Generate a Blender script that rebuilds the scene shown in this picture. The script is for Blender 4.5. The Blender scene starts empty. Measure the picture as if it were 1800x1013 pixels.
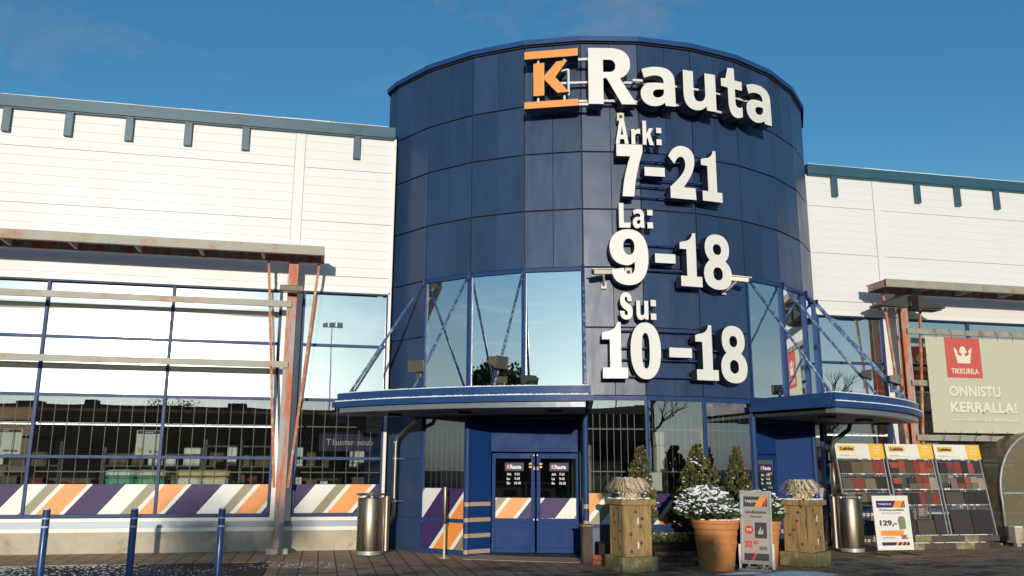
import bpy, bmesh, math, random
from mathutils import Vector, Matrix
random.seed(7)
R_=math.radians
scene=bpy.context.scene
COL=scene.collection
# ------------------------------------------------------------------ camera
F,YAW,PIT,ROL,CH,CD=1496.158,0.21333,0.20810,0.00485,1.6216,18.0164
cam_d=bpy.data.cameras.new('camera'); cam=bpy.data.objects.new('camera',cam_d); COL.objects.link(cam)
fw=Vector((math.sin(YAW)*math.cos(PIT),math.cos(YAW)*math.cos(PIT),math.sin(PIT)))
rt=Vector((math.cos(YAW),-math.sin(YAW),0)); up=rt.cross(fw)
r2=rt*math.cos(ROL)+up*math.sin(ROL); u2=up*math.cos(ROL)-rt*math.sin(ROL)
cam.matrix_world=Matrix.Translation((0,-CD,CH))@Matrix((r2,u2,-fw)).transposed().to_4x4()
cam_d.sensor_width=36; cam_d.lens=F/1800*36; cam_d.clip_end=3000; cam_d.clip_start=.05
scene.camera=cam
# ------------------------------------------------------------------ light
SUN=Vector((-.1953,-.9739,.1162)).normalized()
EL=math.asin(SUN.z)
world=bpy.data.worlds.new('World'); scene.world=world; world.use_nodes=True
nt=world.node_tree; nt.nodes.clear()
sky=nt.nodes.new('ShaderNodeTexSky'); sky.sky_type='NISHITA'; sky.sun_disc=False
sky.sun_elevation=EL; sky.sun_rotation=R_(180+11.34); sky.altitude=0; sky.air_density=1.0; sky.dust_density=.3; sky.ozone_density=2.6
bg=nt.nodes.new('ShaderNodeBackground'); bg.inputs[1].default_value=.122
wo=nt.nodes.new('ShaderNodeOutputWorld')
hs=nt.nodes.new('ShaderNodeHueSaturation'); hs.inputs['Saturation'].default_value=1.15
tn=nt.nodes.new('ShaderNodeVectorMath'); tn.operation='MULTIPLY'; tn.inputs[1].default_value=(.80,1.08,1.10)
nt.links.new(sky.outputs[0],hs.inputs['Color']); nt.links.new(hs.outputs[0],tn.inputs[0]); # pale band of winter air low over the horizon
ge0=nt.nodes.new('ShaderNodeTexCoord'); sx0=nt.nodes.new('ShaderNodeSeparateXYZ'); nt.links.new(ge0.outputs['Generated'],sx0.inputs[0])
mr0=nt.nodes.new('ShaderNodeMapRange'); mr0.interpolation_type='SMOOTHSTEP'; mr0.inputs[1].default_value=.0; mr0.inputs[2].default_value=.36; mr0.inputs[3].default_value=.82; mr0.inputs[4].default_value=0; nt.links.new(sx0.outputs['Z'],mr0.inputs[0])
bw0=nt.nodes.new('ShaderNodeRGBToBW'); nt.links.new(tn.outputs[0],bw0.inputs[0]); wc0=nt.nodes.new('ShaderNodeVectorMath'); wc0.operation='SCALE'; wc0.inputs[0].default_value=(.90,1.01,1.04); nt.links.new(bw0.outputs[0],wc0.inputs['Scale'])
mx0=nt.nodes.new('ShaderNodeMix'); mx0.data_type='RGBA'; nt.links.new(mr0.outputs[0],mx0.inputs[0]); nt.links.new(tn.outputs[0],mx0.inputs[6]); nt.links.new(wc0.outputs[0],mx0.inputs[7]); nz0=nt.nodes.new('ShaderNodeTexNoise'); nz0.inputs['Scale'].default_value=3.2; nz0.inputs['Detail'].default_value=8; nz0.inputs['Roughness'].default_value=.62; nz0.inputs['Distortion'].default_value=.6
mp0=nt.nodes.new('ShaderNodeMapping'); mp0.inputs['Scale'].default_value=(1.6,1,3.2); mp0.inputs['Rotation'].default_value=(.3,.5,.2); nt.links.new(ge0.outputs['Generated'],mp0.inputs[0]); nt.links.new(mp0.outputs[0],nz0.inputs['Vector'])
cr0=nt.nodes.new('ShaderNodeMapRange'); cr0.inputs[1].default_value=.54; cr0.inputs[2].default_value=.80; cr0.inputs[3].default_value=0; cr0.inputs[4].default_value=.5; nt.links.new(nz0.outputs[0],cr0.inputs[0])
cw0=nt.nodes.new('ShaderNodeVectorMath'); cw0.operation='SCALE'; cw0.inputs[0].default_value=(1.5,1.5,1.52); nt.links.new(bw0.outputs[0],cw0.inputs['Scale'])
my0=nt.nodes.new('ShaderNodeMix'); my0.data_type='RGBA'; nt.links.new(cr0.outputs[0],my0.inputs[0]); nt.links.new(mx0.outputs[2],my0.inputs[6]); nt.links.new(cw0.outputs[0],my0.inputs[7]); nt.links.new(my0.outputs[2],bg.inputs[0]); nt.links.new(bg.outputs[0],wo.inputs[0])
sl=bpy.data.lights.new('sun','SUN'); sl.energy=2.5; sl.angle=R_(.5); sl.color=(1,.90,.77)
so=bpy.data.objects.new('sun',sl); COL.objects.link(so); so.rotation_euler=SUN.to_track_quat('Z','Y').to_euler(); so.location=(-10,-50,20)
scene.view_settings.view_transform='Standard'; scene.view_settings.look='None'; scene.view_settings.gamma=1
scene.view_settings.exposure=0.35
# ------------------------------------------------------------------ materials
def srgb(h):
    h=h.lstrip('#'); v=[int(h[i:i+2],16)/255 for i in (0,2,4)]
    return tuple(c/12.92 if c<=.04045 else ((c+.055)/1.055)**2.4 for c in v)
def mat(name,col,rough=.6,metal=0,spec=.5,var=0,vscale=4,bump=0,bscale=60,coat=0,stretch=(1,1,1),emit=None,es=0,dirt=None,damt=.3,dscale=1.5):
    m=bpy.data.materials.new(name); m.use_nodes=True; t=m.node_tree; b=t.nodes['Principled BSDF']
    if isinstance(col,str): col=srgb(col)
    b.inputs['Base Color'].default_value=(*col,1); b.inputs['Roughness'].default_value=rough; b.inputs['Metallic'].default_value=metal
    b.inputs['Specular IOR Level'].default_value=spec; b.inputs['Coat Weight'].default_value=coat; b.inputs['Coat Roughness'].default_value=.15
    if emit: b.inputs['Emission Color'].default_value=(*emit,1); b.inputs['Emission Strength'].default_value=es
    tc=None
    def coords():
        nonlocal tc
        if tc is None:
            g=t.nodes.new('ShaderNodeNewGeometry'); mp=t.nodes.new('ShaderNodeMapping'); mp.inputs['Scale'].default_value=stretch
            t.links.new(g.outputs['Position'],mp.inputs['Vector']); tc=mp
        return tc.outputs[0]
    last=None
    if var or dirt:
        n=t.nodes.new('ShaderNodeTexNoise'); n.inputs['Scale'].default_value=vscale; n.inputs['Detail'].default_value=6; n.inputs['Roughness'].default_value=.65
        t.links.new(coords(),n.inputs['Vector'])
        r=t.nodes.new('ShaderNodeMapRange'); r.inputs[1].default_value=.3; r.inputs[2].default_value=.7; r.inputs[3].default_value=1-var; r.inputs[4].default_value=1+var
        t.links.new(n.outputs[0],r.inputs[0])
        mx=t.nodes.new('ShaderNodeVectorMath'); mx.operation='SCALE'; mx.inputs[0].default_value=col; t.links.new(r.outputs[0],mx.inputs['Scale'])
        last=mx.outputs[0]
        if dirt:
            if isinstance(dirt,str): dirt=srgb(dirt)
            n2=t.nodes.new('ShaderNodeTexNoise'); n2.inputs['Scale'].default_value=dscale; n2.inputs['Detail'].default_value=8; n2.inputs['Roughness'].default_value=.7
            t.links.new(coords(),n2.inputs['Vector'])
            r3=t.nodes.new('ShaderNodeMapRange'); r3.inputs[1].default_value=.62-damt*.4; r3.inputs[2].default_value=.72-damt*.3
            t.links.new(n2.outputs[0],r3.inputs[0])
            mm=t.nodes.new('ShaderNodeMix'); mm.data_type='RGBA'; mm.inputs[7].default_value=(*dirt,1)
            t.links.new(r3.outputs[0],mm.inputs[0]); t.links.new(last,mm.inputs[6]); last=mm.outputs[2]
        t.links.new(last,b.inputs['Base Color'])
        r4=t.nodes.new('ShaderNodeMapRange'); r4.inputs[1].default_value=.3; r4.inputs[2].default_value=.7; r4.inputs[3].default_value=max(0,rough-.08); r4.inputs[4].default_value=min(1,rough+.08)
        t.links.new(n.outputs[0],r4.inputs[0]); t.links.new(r4.outputs[0],b.inputs['Roughness'])
    if bump:
        n3=t.nodes.new('ShaderNodeTexNoise'); n3.inputs['Scale'].default_value=bscale; n3.inputs['Detail'].default_value=5
        t.links.new(coords(),n3.inputs['Vector'])
        bm=t.nodes.new('ShaderNodeBump'); bm.inputs['Strength'].default_value=bump; bm.inputs['Distance'].default_value=.02
        t.links.new(n3.outputs[0],bm.inputs['Height']); t.links.new(bm.outputs[0],b.inputs['Normal'])
    return m
def glass(name,refl=.3,tint=(.75,.85,.85),rough=.0,haze=.0):
    m=bpy.data.materials.new(name); m.use_nodes=True; t=m.node_tree; t.nodes.clear()
    o=t.nodes.new('ShaderNodeOutputMaterial'); tr=t.nodes.new('ShaderNodeBsdfTransparent'); tr.inputs[0].default_value=(*tint,1)
    g=t.nodes.new('ShaderNodeBsdfGlossy'); g.inputs['Roughness'].default_value=rough; g.inputs[0].default_value=(.93,.97,1,1)
    lw=t.nodes.new('ShaderNodeLayerWeight'); lw.inputs[0].default_value=.35
    r_=t.nodes.new('ShaderNodeMapRange'); r_.inputs[3].default_value=refl; r_.inputs[4].default_value=1
    t.links.new(lw.outputs['Fresnel'],r_.inputs[0]); gb=t.nodes.new('ShaderNodeNewGeometry'); inv=t.nodes.new('ShaderNodeMath'); inv.operation='SUBTRACT'; inv.inputs[0].default_value=1; t.links.new(gb.outputs['Backfacing'],inv.inputs[1])
    r=t.nodes.new('ShaderNodeMath'); r.operation='MULTIPLY'; t.links.new(r_.outputs[0],r.inputs[0]); t.links.new(inv.outputs[0],r.inputs[1])
    # very slight waviness of real panes
    geo=t.nodes.new('ShaderNodeNewGeometry'); n=t.nodes.new('ShaderNodeTexNoise'); n.inputs['Scale'].default_value=.9; n.inputs['Detail'].default_value=1
    t.links.new(geo.outputs['Position'],n.inputs['Vector'])
    bp=t.nodes.new('ShaderNodeBump'); bp.inputs['Strength'].default_value=.1; bp.inputs['Distance'].default_value=.02; t.links.new(n.outputs[0],bp.inputs['Height']); t.links.new(bp.outputs[0],g.inputs['Normal'])
    mx=t.nodes.new('ShaderNodeMixShader'); t.links.new(r.outputs[0],mx.inputs[0]); t.links.new(tr.outputs[0],mx.inputs[1]); t.links.new(g.outputs[0],mx.inputs[2])
    last=mx.outputs[0]
    if haze:
        g2=t.nodes.new('ShaderNodeBsdfGlossy'); g2.inputs['Roughness'].default_value=.17; g2.inputs[0].default_value=(1,.97,.9,1)
        m2=t.nodes.new('ShaderNodeMixShader'); m2.inputs[0].default_value=haze; t.links.new(last,m2.inputs[1]); t.links.new(g2.outputs[0],m2.inputs[2]); last=m2.outputs[0]
    t.links.new(last,o.inputs[0]); return m
M={}
M['white_clad']=mat('white_cladding',(.765,.76,.74),.42,spec=.5,var=.012,vscale=.7)
def islands(m,amt=.14,rv=.1,wave=.12):
    t=m.node_tree; b=t.nodes['Principled BSDF']; g=t.nodes.new('ShaderNodeNewGeometry'); l=b.inputs['Base Color'].links[0].from_socket
    r=t.nodes.new('ShaderNodeMapRange'); r.inputs[3].default_value=1-amt; r.inputs[4].default_value=1+amt; t.links.new(g.outputs['Random Per Island'],r.inputs[0])
    v=t.nodes.new('ShaderNodeVectorMath'); v.operation='SCALE'; t.links.new(l,v.inputs[0]); t.links.new(r.outputs[0],v.inputs['Scale']); t.links.new(v.outputs[0],b.inputs['Base Color'])
    n=t.nodes.new('ShaderNodeTexNoise'); n.inputs['Scale'].default_value=1.1; n.inputs['Detail'].default_value=1.5; t.links.new(g.outputs['Position'],n.inputs['Vector'])
    bp=t.nodes.new('ShaderNodeBump'); bp.inputs['Strength'].default_value=wave; bp.inputs['Distance'].default_value=.12; t.links.new(n.outputs[0],bp.inputs['Height']); t.links.new(bp.outputs[0],b.inputs['Normal'])
islands_later=islands
M['white_trim']=mat('white_trim',(.80,.78,.72),.4)
M['dark_gap']=mat('shadow_gap',(.03,.03,.03),.9)
M['joint']=mat('rusty_joint',(.42,.27,.2),.8)
M['teal']=mat('teal_fascia',(.030,.095,.135),.38,var=.12,vscale=3)
M['blue']=mat('blue_frame',(.020,.056,.165),.45,spec=.2,var=.12,vscale=5)
M['blue_panel']=mat('blue_panel',(.025,.055,.125),.36,spec=.4,var=.09,vscale=2.5,stretch=(1.6,1.6,.35))
M['blue_door']=mat('blue_door',(.008,.040,.165),.5,spec=.12,var=.1,vscale=3)
M['blue_canopy']=mat('blue_canopy',(.018,.062,.19),.45,spec=.3,var=.1,vscale=3)
M['soffit']=mat('soffit',(.035,.037,.042),.6,var=.1)
M['gutter']=mat('gutter',(.22,.26,.30),.4,metal=.3)
M['snow']=mat('snow',(.85,.87,.9),.7,bump=.5,bscale=30)
M['glass_up']=glass('coated_glass',.70,(.24,.30,.32),0.0,.035)
M['glass_low']=glass('clear_glass',.24,(.88,.92,.90),0,.0)
M['glass_tower']=glass('tower_glass',.86,(.25,.32,.36),0,.0)
M['concrete']=mat('concrete',(.50,.44,.33),.85,var=.16,vscale=2.2,bump=.3,bscale=40,dirt=(.26,.24,.17),damt=.18,dscale=1.3)
M['steel']=mat('stainless',(.30,.26,.20),.42,metal=1,var=.35,vscale=3,stretch=(6,6,.5))
M['galv']=mat('galvanised',(.42,.44,.42),.5,metal=.5,var=.2,vscale=6)
M['grey_paint']=mat('grey_paint',(.33,.32,.25),.5,var=.12,vscale=4,dirt=(.42,.13,.05),damt=.2,dscale=1.6)
M['rust']=mat('rusty_paint',(.36,.37,.35),.6,var=.15,vscale=6,dirt=(.55,.125,.035),damt=.5,dscale=2.6,stretch=(2.2,2.2,.45))
M['rust_rod']=mat('rusty_rod',(.50,.17,.07),.65,var=.3,vscale=8,dirt=(.5,.46,.38),damt=.3,dscale=5)
M['orange']=mat('orange',(.86,.30,.055),.45)
M['purple']=mat('purple',(.050,.028,.115),.5,spec=.25)
M['olive']=mat('olive',(.26,.22,.12),.45)
M['vwhite']=mat('vinyl_white',(.78,.77,.72),.45)
M['sign_white']=mat('sign_face',(.78,.76,.70),.4,var=.03,vscale=3)
M['sign_orange']=mat('sign_orange',(.86,.33,.07),.4)
M['sign_side']=mat('sign_return',(.012,.02,.045),.45)
M['snow_bar']=mat('bar_white',(.7,.7,.68),.4)
M['black']=mat('black',(.012,.012,.014),.5)
M['txt_white']=mat('text_white',(.8,.8,.78),.5)
M['txt_dark']=mat('text_dark',(.05,.045,.05),.6)
M['red']=mat('red',(.6,.05,.04),.5)
M['red_sign']=mat('sign_red',(.55,.065,.05),.55)
M['lamp_body']=mat('lamp_body',(.14,.115,.07),.5,var=.2,vscale=12)
M['lamp_dark']=mat('lamp_dark',(.05,.05,.045),.5)
M['lens']=mat('lamp_glass',(.10,.10,.09),.1)
M['cam_body']=mat('camera_body',(.72,.64,.48),.45)
M['terracotta']=mat('terracotta',(.60,.235,.07),.7,var=.1,vscale=6,bump=.15,bscale=60,dirt=(.5,.25,.13),damt=.1,dscale=4)
M['wood']=mat('weathered_wood',(.335,.215,.08),.7,var=.3,vscale=7,stretch=(3,3,.4),bump=.4,bscale=20,dirt=(.15,.11,.05),damt=.25,dscale=4)
M['wood_dark']=mat('dark_wood',(.09,.065,.05),.8,var=.3,vscale=6,bump=.3)
M['moss']=mat('mossy_stone',(.21,.18,.08),.85,var=.3,vscale=5,bump=.5,bscale=30,dirt=(.4,.36,.26),damt=.25,dscale=5)
M['straw']=mat('dried_grass',(.66,.54,.36),.8,var=.3,vscale=20)
M['brick']=mat('red_brick',(.40,.12,.055),.8,var=.3,vscale=9,bump=.4,bscale=50)
M['brick_pale']=mat('pale_brick',(.26,.19,.12),.85,var=.3,vscale=9,bump=.4,bscale=50)
M['brick_dark']=mat('dark_brick',(.09,.065,.05),.85,var=.3,vscale=9,bump=.4)
M['brick_brown']=mat('brown_brick',(.20,.09,.05),.85,var=.4,vscale=9,bump=.4)
M['soil']=mat('soil',(.03,.022,.016),.95,bump=.6,bscale=30)
for n,c in (('leaf_dark',(.025,.04,.012)),('leaf_mid',(.12,.115,.03)),('leaf_light',(.25,.19,.05)),('leaf_brown',(.22,.11,.03)),('leaf_green',(.05,.10,.025)),('bark',(.05,.04,.03))):
    M[n]=mat(n,c,.75,var=.25,vscale=10)
M['yellow']=mat('yellow',(.85,.50,.05),.5)
M['shaded_paper']=mat('shaded_paper',(.40,.35,.30),.4,var=.05)  # narrow sale board paper, its dim look in grazing light put into the colour
M['paper']=mat('paper_white',(.80,.78,.70),.5)
M['bollard']=mat('bollard_blue',(.016,.075,.24),.38,var=.12,vscale=8,coat=.3,dirt=(.05,.06,.08),damt=.08,dscale=6)
M['beige_tape']=mat('beige_tape',(.46,.33,.20),.5)
M['asphalt']=mat('asphalt',(.042,.030,.025),.85,var=.25,vscale=1.5,bump=.8,bscale=70)
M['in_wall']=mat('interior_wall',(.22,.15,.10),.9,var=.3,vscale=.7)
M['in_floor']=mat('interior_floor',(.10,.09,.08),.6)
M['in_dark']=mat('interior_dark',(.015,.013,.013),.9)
M['cream']=mat('cream_paint',(.62,.56,.40),.5,var=.05)
M['grille']=mat('grille_steel',(.17,.17,.155),.45,metal=.2)
M['tube']=mat('lit_tube',(.9,.9,.85),.5,emit=(1,.97,.88),es=2.2)
M['opp']=mat('opposite_brick',(.13,.055,.04),.85,var=.3,vscale=.6)
M['opp_roof']=mat('opposite_roof',(.10,.10,.10),.8)
def pvc(name,col,alpha,rough=.3):
    m=bpy.data.materials.new(name); m.use_nodes=True; t=m.node_tree; b=t.nodes['Principled BSDF']; b.inputs['Base Color'].default_value=(*col,1); b.inputs['Roughness'].default_value=rough
    b.inputs['Alpha'].default_value=alpha; return m
M['scrim']=pvc('banner_mesh',(.64,.63,.48),.80,.8); M['scrim_edge']=pvc('banner_hem',(.62,.56,.42),.95,.8)
M['poly']=pvc('shelter_plastic',(.22,.185,.115),.62,.22)
M['banner_text']=mat('banner_text',(.78,.72,.58),.7); M['banner_shadow']=mat('banner_text_edge',(.36,.37,.30),.7); M['banner_red']=mat('banner_red',(.58,.10,.075),.7)
TILES=[(.07,.05,.045),(.19,.15,.09),(.22,.17,.10),(.38,.06,.045),(.30,.24,.16),(.45,.13,.07),(.04,.035,.035),(.5,.42,.32),(.12,.1,.07),(.55,.11,.05)]
for i,c in enumerate(TILES): M['tile%d'%i]=mat('sample_stone',tuple(q*.62 for q in c),.75,var=.22,vscale=25,bump=.3,bscale=60)
for i,c in enumerate([(.82,.84,.8),(.06,.42,.24),(.85,.62,.26),(.8,.74,.56),(.6,.62,.66)]): M['sack%d'%i]=mat('sack_plastic',c,.4,var=.15,vscale=6)
# paving
def paving(name,base,sx,sy,squash=1,mortar=.012,off=.5):
    m=bpy.data.materials.new(name); m.use_nodes=True; t=m.node_tree; b=t.nodes['Principled BSDF']
    g=t.nodes.new('ShaderNodeNewGeometry'); mp=t.nodes.new('ShaderNodeMapping'); mp.inputs['Rotation'].default_value=(0,0,R_(90)); t.links.new(g.outputs['Position'],mp.inputs['Vector'])
    br=t.nodes.new('ShaderNodeTexBrick'); br.offset=off; br.inputs['Scale'].default_value=1; br.inputs['Brick Width'].default_value=sx; br.inputs['Row Height'].default_value=sy; br.inputs['Mortar Size'].default_value=mortar; br.inputs['Mortar Smooth'].default_value=.3
    br.inputs['Color1'].default_value=(*base,1); br.inputs['Color2'].default_value=(*[c*.82 for c in base],1); br.inputs['Mortar'].default_value=(.012,.010,.008,1); br.inputs['Bias'].default_value=-.1
    t.links.new(mp.outputs[0],br.inputs['Vector'])
    n=t.nodes.new('ShaderNodeTexNoise'); n.inputs['Scale'].default_value=1.1; n.inputs['Detail'].default_value=9; n.inputs['Roughness'].default_value=.72
    mp2=t.nodes.new('ShaderNodeMapping'); mp2.inputs['Scale'].default_value=(1,1.6,1); t.links.new(g.outputs['Position'],mp2.inputs['Vector']); t.links.new(mp2.outputs[0],n.inputs['Vector'])
    r=t.nodes.new('ShaderNodeMapRange'); r.inputs[1].default_value=.50; r.inputs[2].default_value=.56; t.links.new(n.outputs[0],r.inputs[0])
    # damp stains grow towards the car park
    sp=t.nodes.new('ShaderNodeSeparateXYZ'); t.links.new(g.outputs['Position'],sp.inputs[0])
    r2=t.nodes.new('ShaderNodeMapRange'); r2.inputs[1].default_value=-1.6; r2.inputs[2].default_value=-4.2; r2.inputs[3].default_value=.05; r2.inputs[4].default_value=.85; t.links.new(sp.outputs['Y'],r2.inputs[0])
    mu=t.nodes.new('ShaderNodeMath'); mu.operation='MULTIPLY'; t.links.new(r.outputs[0],mu.inputs[0]); t.links.new(r2.outputs[0],mu.inputs[1])
    mx=t.nodes.new('ShaderNodeMix'); mx.data_type='RGBA'; mx.inputs[7].default_value=(.028,.018,.014,1); t.links.new(mu.outputs[0],mx.inputs[0]); t.links.new(br.outputs[0],mx.inputs[6]); t.links.new(mx.outputs[2],b.inputs['Base Color'])
    b.inputs['Roughness'].default_value=.72
    n4=t.nodes.new('ShaderNodeTexNoise'); n4.inputs['Scale'].default_value=60; n4.inputs['Detail'].default_value=4; t.links.new(g.outputs['Position'],n4.inputs['Vector'])
    ad=t.nodes.new('ShaderNodeMath'); ad.operation='MULTIPLY_ADD'; ad.inputs[1].default_value=-1.5; t.links.new(br.outputs['Fac'],ad.inputs[0]); t.links.new(n4.outputs[0],ad.inputs[2])
    bp=t.nodes.new('ShaderNodeBump'); bp.inputs['Strength'].default_value=.5; bp.inputs['Distance'].default_value=.008; t.links.new(ad.outputs[0],bp.inputs['Height']); t.links.new(bp.outputs[0],b.inputs['Normal'])
    return m
M['paver']=paving('concrete_paving',(.48,.315,.18),.60,.30)
M['slab']=mat('door_slab',(.54,.41,.26),.8,var=.15,vscale=3,bump=.3)
islands(M['blue_panel'],.17)
# ------------------------------------------------------------------ helpers
def off_of(p):
    v=Vector((0,0,0))
    while p is not None: v+=Vector(p.location); p=p.parent
    return v
class MB:
    def __init__(s): s.v=[]; s.f=[]; s.m=[]
    def quad(s,pts,mi=0):
        n=len(s.v); s.v+= [tuple(p) for p in pts]; s.f.append(tuple(range(n,n+len(pts)))); s.m.append(mi); return s
    def obox(s,o,ax,ay,az,mi=0):
        o,ax,ay,az=map(Vector,(o,ax,ay,az))
        if ax.cross(ay).dot(az)<0: o=o+az; az=-az
        P=[o,o+ax,o+ax+ay,o+ay]; P+= [p+az for p in P]; n=len(s.v); s.v+=[tuple(p) for p in P]
        for f in ((3,2,1,0),(4,5,6,7),(0,1,5,4),(1,2,6,5),(2,3,7,6),(3,0,4,7)): s.f.append(tuple(n+i for i in f)); s.m.append(mi)
        return s
    def box(s,x0,x1,y0,y1,z0,z1,mi=0): return s.obox((x0,y0,z0),(x1-x0,0,0),(0,y1-y0,0),(0,0,z1-z0),mi)
    def bar(s,p,q,w,h,mi=0,upv=(0,0,1)):
        p,q=Vector(p),Vector(q); d=q-p; a=d.cross(Vector(upv))
        if a.length<1e-5: a=d.cross(Vector((1,0,0)))
        a.normalize(); b=a.cross(d).normalized(); return s.obox(p-a*w/2-b*h/2,d,a*w,b*h,mi)
    def tube(s,path,r,n=10,mi=0,caps=True):
        path=[Vector(p) for p in path]; rs=r if isinstance(r,(list,tuple)) else [r]*len(path)
        base=len(s.v); pa=None
        for i,p in enumerate(path):
            t=(path[min(i+1,len(path)-1)]-path[max(i-1,0)]).normalized()
            if pa is None: a=t.cross(Vector((0,0,1))); a=a if a.length>1e-3 else t.cross(Vector((1,0,0)))
            else: a=pa-t*pa.dot(t)
            a.normalize(); pa=a; b=t.cross(a)
            for k in range(n):
                c=2*math.pi*k/n; s.v.append(tuple(p+(a*math.cos(c)+b*math.sin(c))*rs[i]))
        for i in range(len(path)-1):
            for k in range(n):
                k2=(k+1)%n; s.f.append((base+i*n+k,base+i*n+k2,base+(i+1)*n+k2,base+(i+1)*n+k)); s.m.append(mi)
        if caps:
            s.f.append(tuple(base+k for k in reversed(range(n)))); s.m.append(mi)
            e=base+(len(path)-1)*n; s.f.append(tuple(e+k for k in range(n))); s.m.append(mi)
        return s
    def lathe(s,prof,c,n=32,mi=0,mis=None):
        base=len(s.v)
        for r,z in prof:
            for k in range(n):
                a=2*math.pi*k/n; s.v.append((c[0]+r*math.cos(a),c[1]+r*math.sin(a),c[2]+z))
        for i in range(len(prof)-1):
            for k in range(n):
                k2=(k+1)%n; s.f.append((base+i*n+k,base+i*n+k2,base+(i+1)*n+k2,base+(i+1)*n+k)); s.m.append(mis[i] if mis else mi)
        return s
    def prism(s,poly,z0,z1,mi=0,mtop=None):
        ar=sum(poly[i][0]*poly[(i+1)%len(poly)][1]-poly[(i+1)%len(poly)][0]*poly[i][1] for i in range(len(poly)))
        if ar<0: poly=poly[::-1]
        n=len(poly); b=len(s.v); s.v+=[(x,y,z0) for x,y in poly]+[(x,y,z1) for x,y in poly]
        s.f.append(tuple(b+i for i in reversed(range(n)))); s.m.append(mi); s.f.append(tuple(b+n+i for i in range(n))); s.m.append(mi if mtop is None else mtop)
        for i in range(n):
            j=(i+1)%n; s.f.append((b+i,b+j,b+n+j,b+n+i)); s.m.append(mi)
        return s
    def build(s,name,mats,parent=None,local=False,bevel=0,smooth=False,autos=False):
        me=bpy.data.meshes.new(name); v=s.v
        if parent is not None and not local:
            o=off_of(parent); v=[(a-o.x,b-o.y,c-o.z) for a,b,c in v]
        me.from_pydata(v,[],s.f)
        if not isinstance(mats,(list,tuple)): mats=[mats]
        for m in mats: me.materials.append(m)
        for p,mi in zip(me.polygons,s.m): p.material_index=mi
        if smooth or autos:
            for p in me.polygons: p.use_smooth=True
        if autos:
            try: me.set_sharp_from_angle(angle=R_(35))
            except Exception: pass
        o=bpy.data.objects.new(name,me); COL.objects.link(o)
        if parent is not None: o.parent=parent
        if bevel:
            b=o.modifiers.new('bevel','BEVEL'); b.width=bevel; b.segments=2; b.limit_method='ANGLE'
        return o
def tag(o,label=None,cat=None,group=None,kind=None):
    if label: o['label']=label
    if cat: o['category']=cat
    if group: o['group']=group
    if kind: o['kind']=kind
    return o
def empty(name,loc,label,cat,group=None,rz=0):
    o=bpy.data.objects.new(name,None); COL.objects.link(o); o.location=loc; o.rotation_euler=(0,0,rz); o.empty_display_size=.2
    return tag(o,label,cat,group)
def kids(o): return [c for c in bpy.data.objects if c.parent is o]
def copy_tree(o,parent=None):
    c=o.copy(); COL.objects.link(c)
    if parent is not None: c.parent=parent
    for k in kids(o): copy_tree(k,c)
    return c
def rp(r,a): a=R_(a); return TX+r*math.sin(a),TY-r*math.cos(a)
# 2D shapes (curves with holes) -> flat or extruded mesh
def path(d):
    tk=d.replace(',',' ').split(); loops=[]; cur=[]; i=0; cmd=None; p=(0,0)
    def num(k): return [float(x) for x in tk[i:i+k]]
    while i<len(tk):
        if tk[i] in 'MLCQZE': cmd=tk[i]; i+=1
        if cmd=='Z': loops.append(cur); cur=[]; continue
        if cmd in 'ML':
            a=num(2); i+=2; p=(a[0],a[1]); cur.append(p)
        elif cmd=='C':
            a=num(6); i+=6; p0=p
            for k in range(1,9):
                t=k/8; u=1-t; cur.append(tuple(u**3*p0[j]+3*u*u*t*a[j]+3*u*t*t*a[2+j]+t**3*a[4+j] for j in (0,1)))
            p=(a[4],a[5])
        elif cmd=='E':   # ellipse cx cy rx ry exponent
            a=num(5); i+=5; lp=[]
            for k in range(36):
                t=2*math.pi*k/36; c,s=math.cos(t),math.sin(t); e=2/a[4]
                lp.append((a[0]+a[2]*math.copysign(abs(c)**e,c),a[1]+a[3]*math.copysign(abs(s)**e,s)))
            loops.append(lp)
    if cur: loops.append(cur)
    return loops
def shape_mesh(loops,depth,fr,name='s'):
    """fr(x,y)->(u,v) 2D metres; returns verts/faces with extrusion along local z (0..-depth), face normals +z at front"""
    cu=bpy.data.curves.new(name,'CURVE'); cu.dimensions='2D'; cu.fill_mode='BOTH' if depth else 'FRONT'; cu.extrude=depth/2
    for lp in loops:
        sp=cu.splines.new('POLY'); sp.points.add(len(lp)-1)
        for k,(x,y) in enumerate(lp): u,v=fr(x,y); sp.points[k].co=(u,v,0,1)
        sp.use_cyclic_u=True
    o=bpy.data.objects.new(name,cu); me=bpy.data.meshes.new_from_object(o)
    vs=[(v.co.x,v.co.y,v.co.z-depth/2) for v in me.vertices]; fs=[tuple(p.vertices) for p in me.polygons]
    nz=[p.normal.z for p in me.polygons]
    bpy.data.objects.remove(o); bpy.data.curves.remove(cu); bpy.data.meshes.remove(me)
    return vs,fs,nz
def place_shape(name,loops,depth,fr,O,U,V,N,mats,parent):
    vs,fs,nz=shape_mesh(loops,depth,fr); O,U,V,N=map(Vector,(O,U,V,N)); b=MB()
    b.v=[tuple(O+U*x+V*y+N*z) for x,y,z in vs]; b.f=fs; b.m=[0 if n>.5 else 1 for n in nz]
    return b.build(name,mats,parent)
_tc={}
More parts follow.
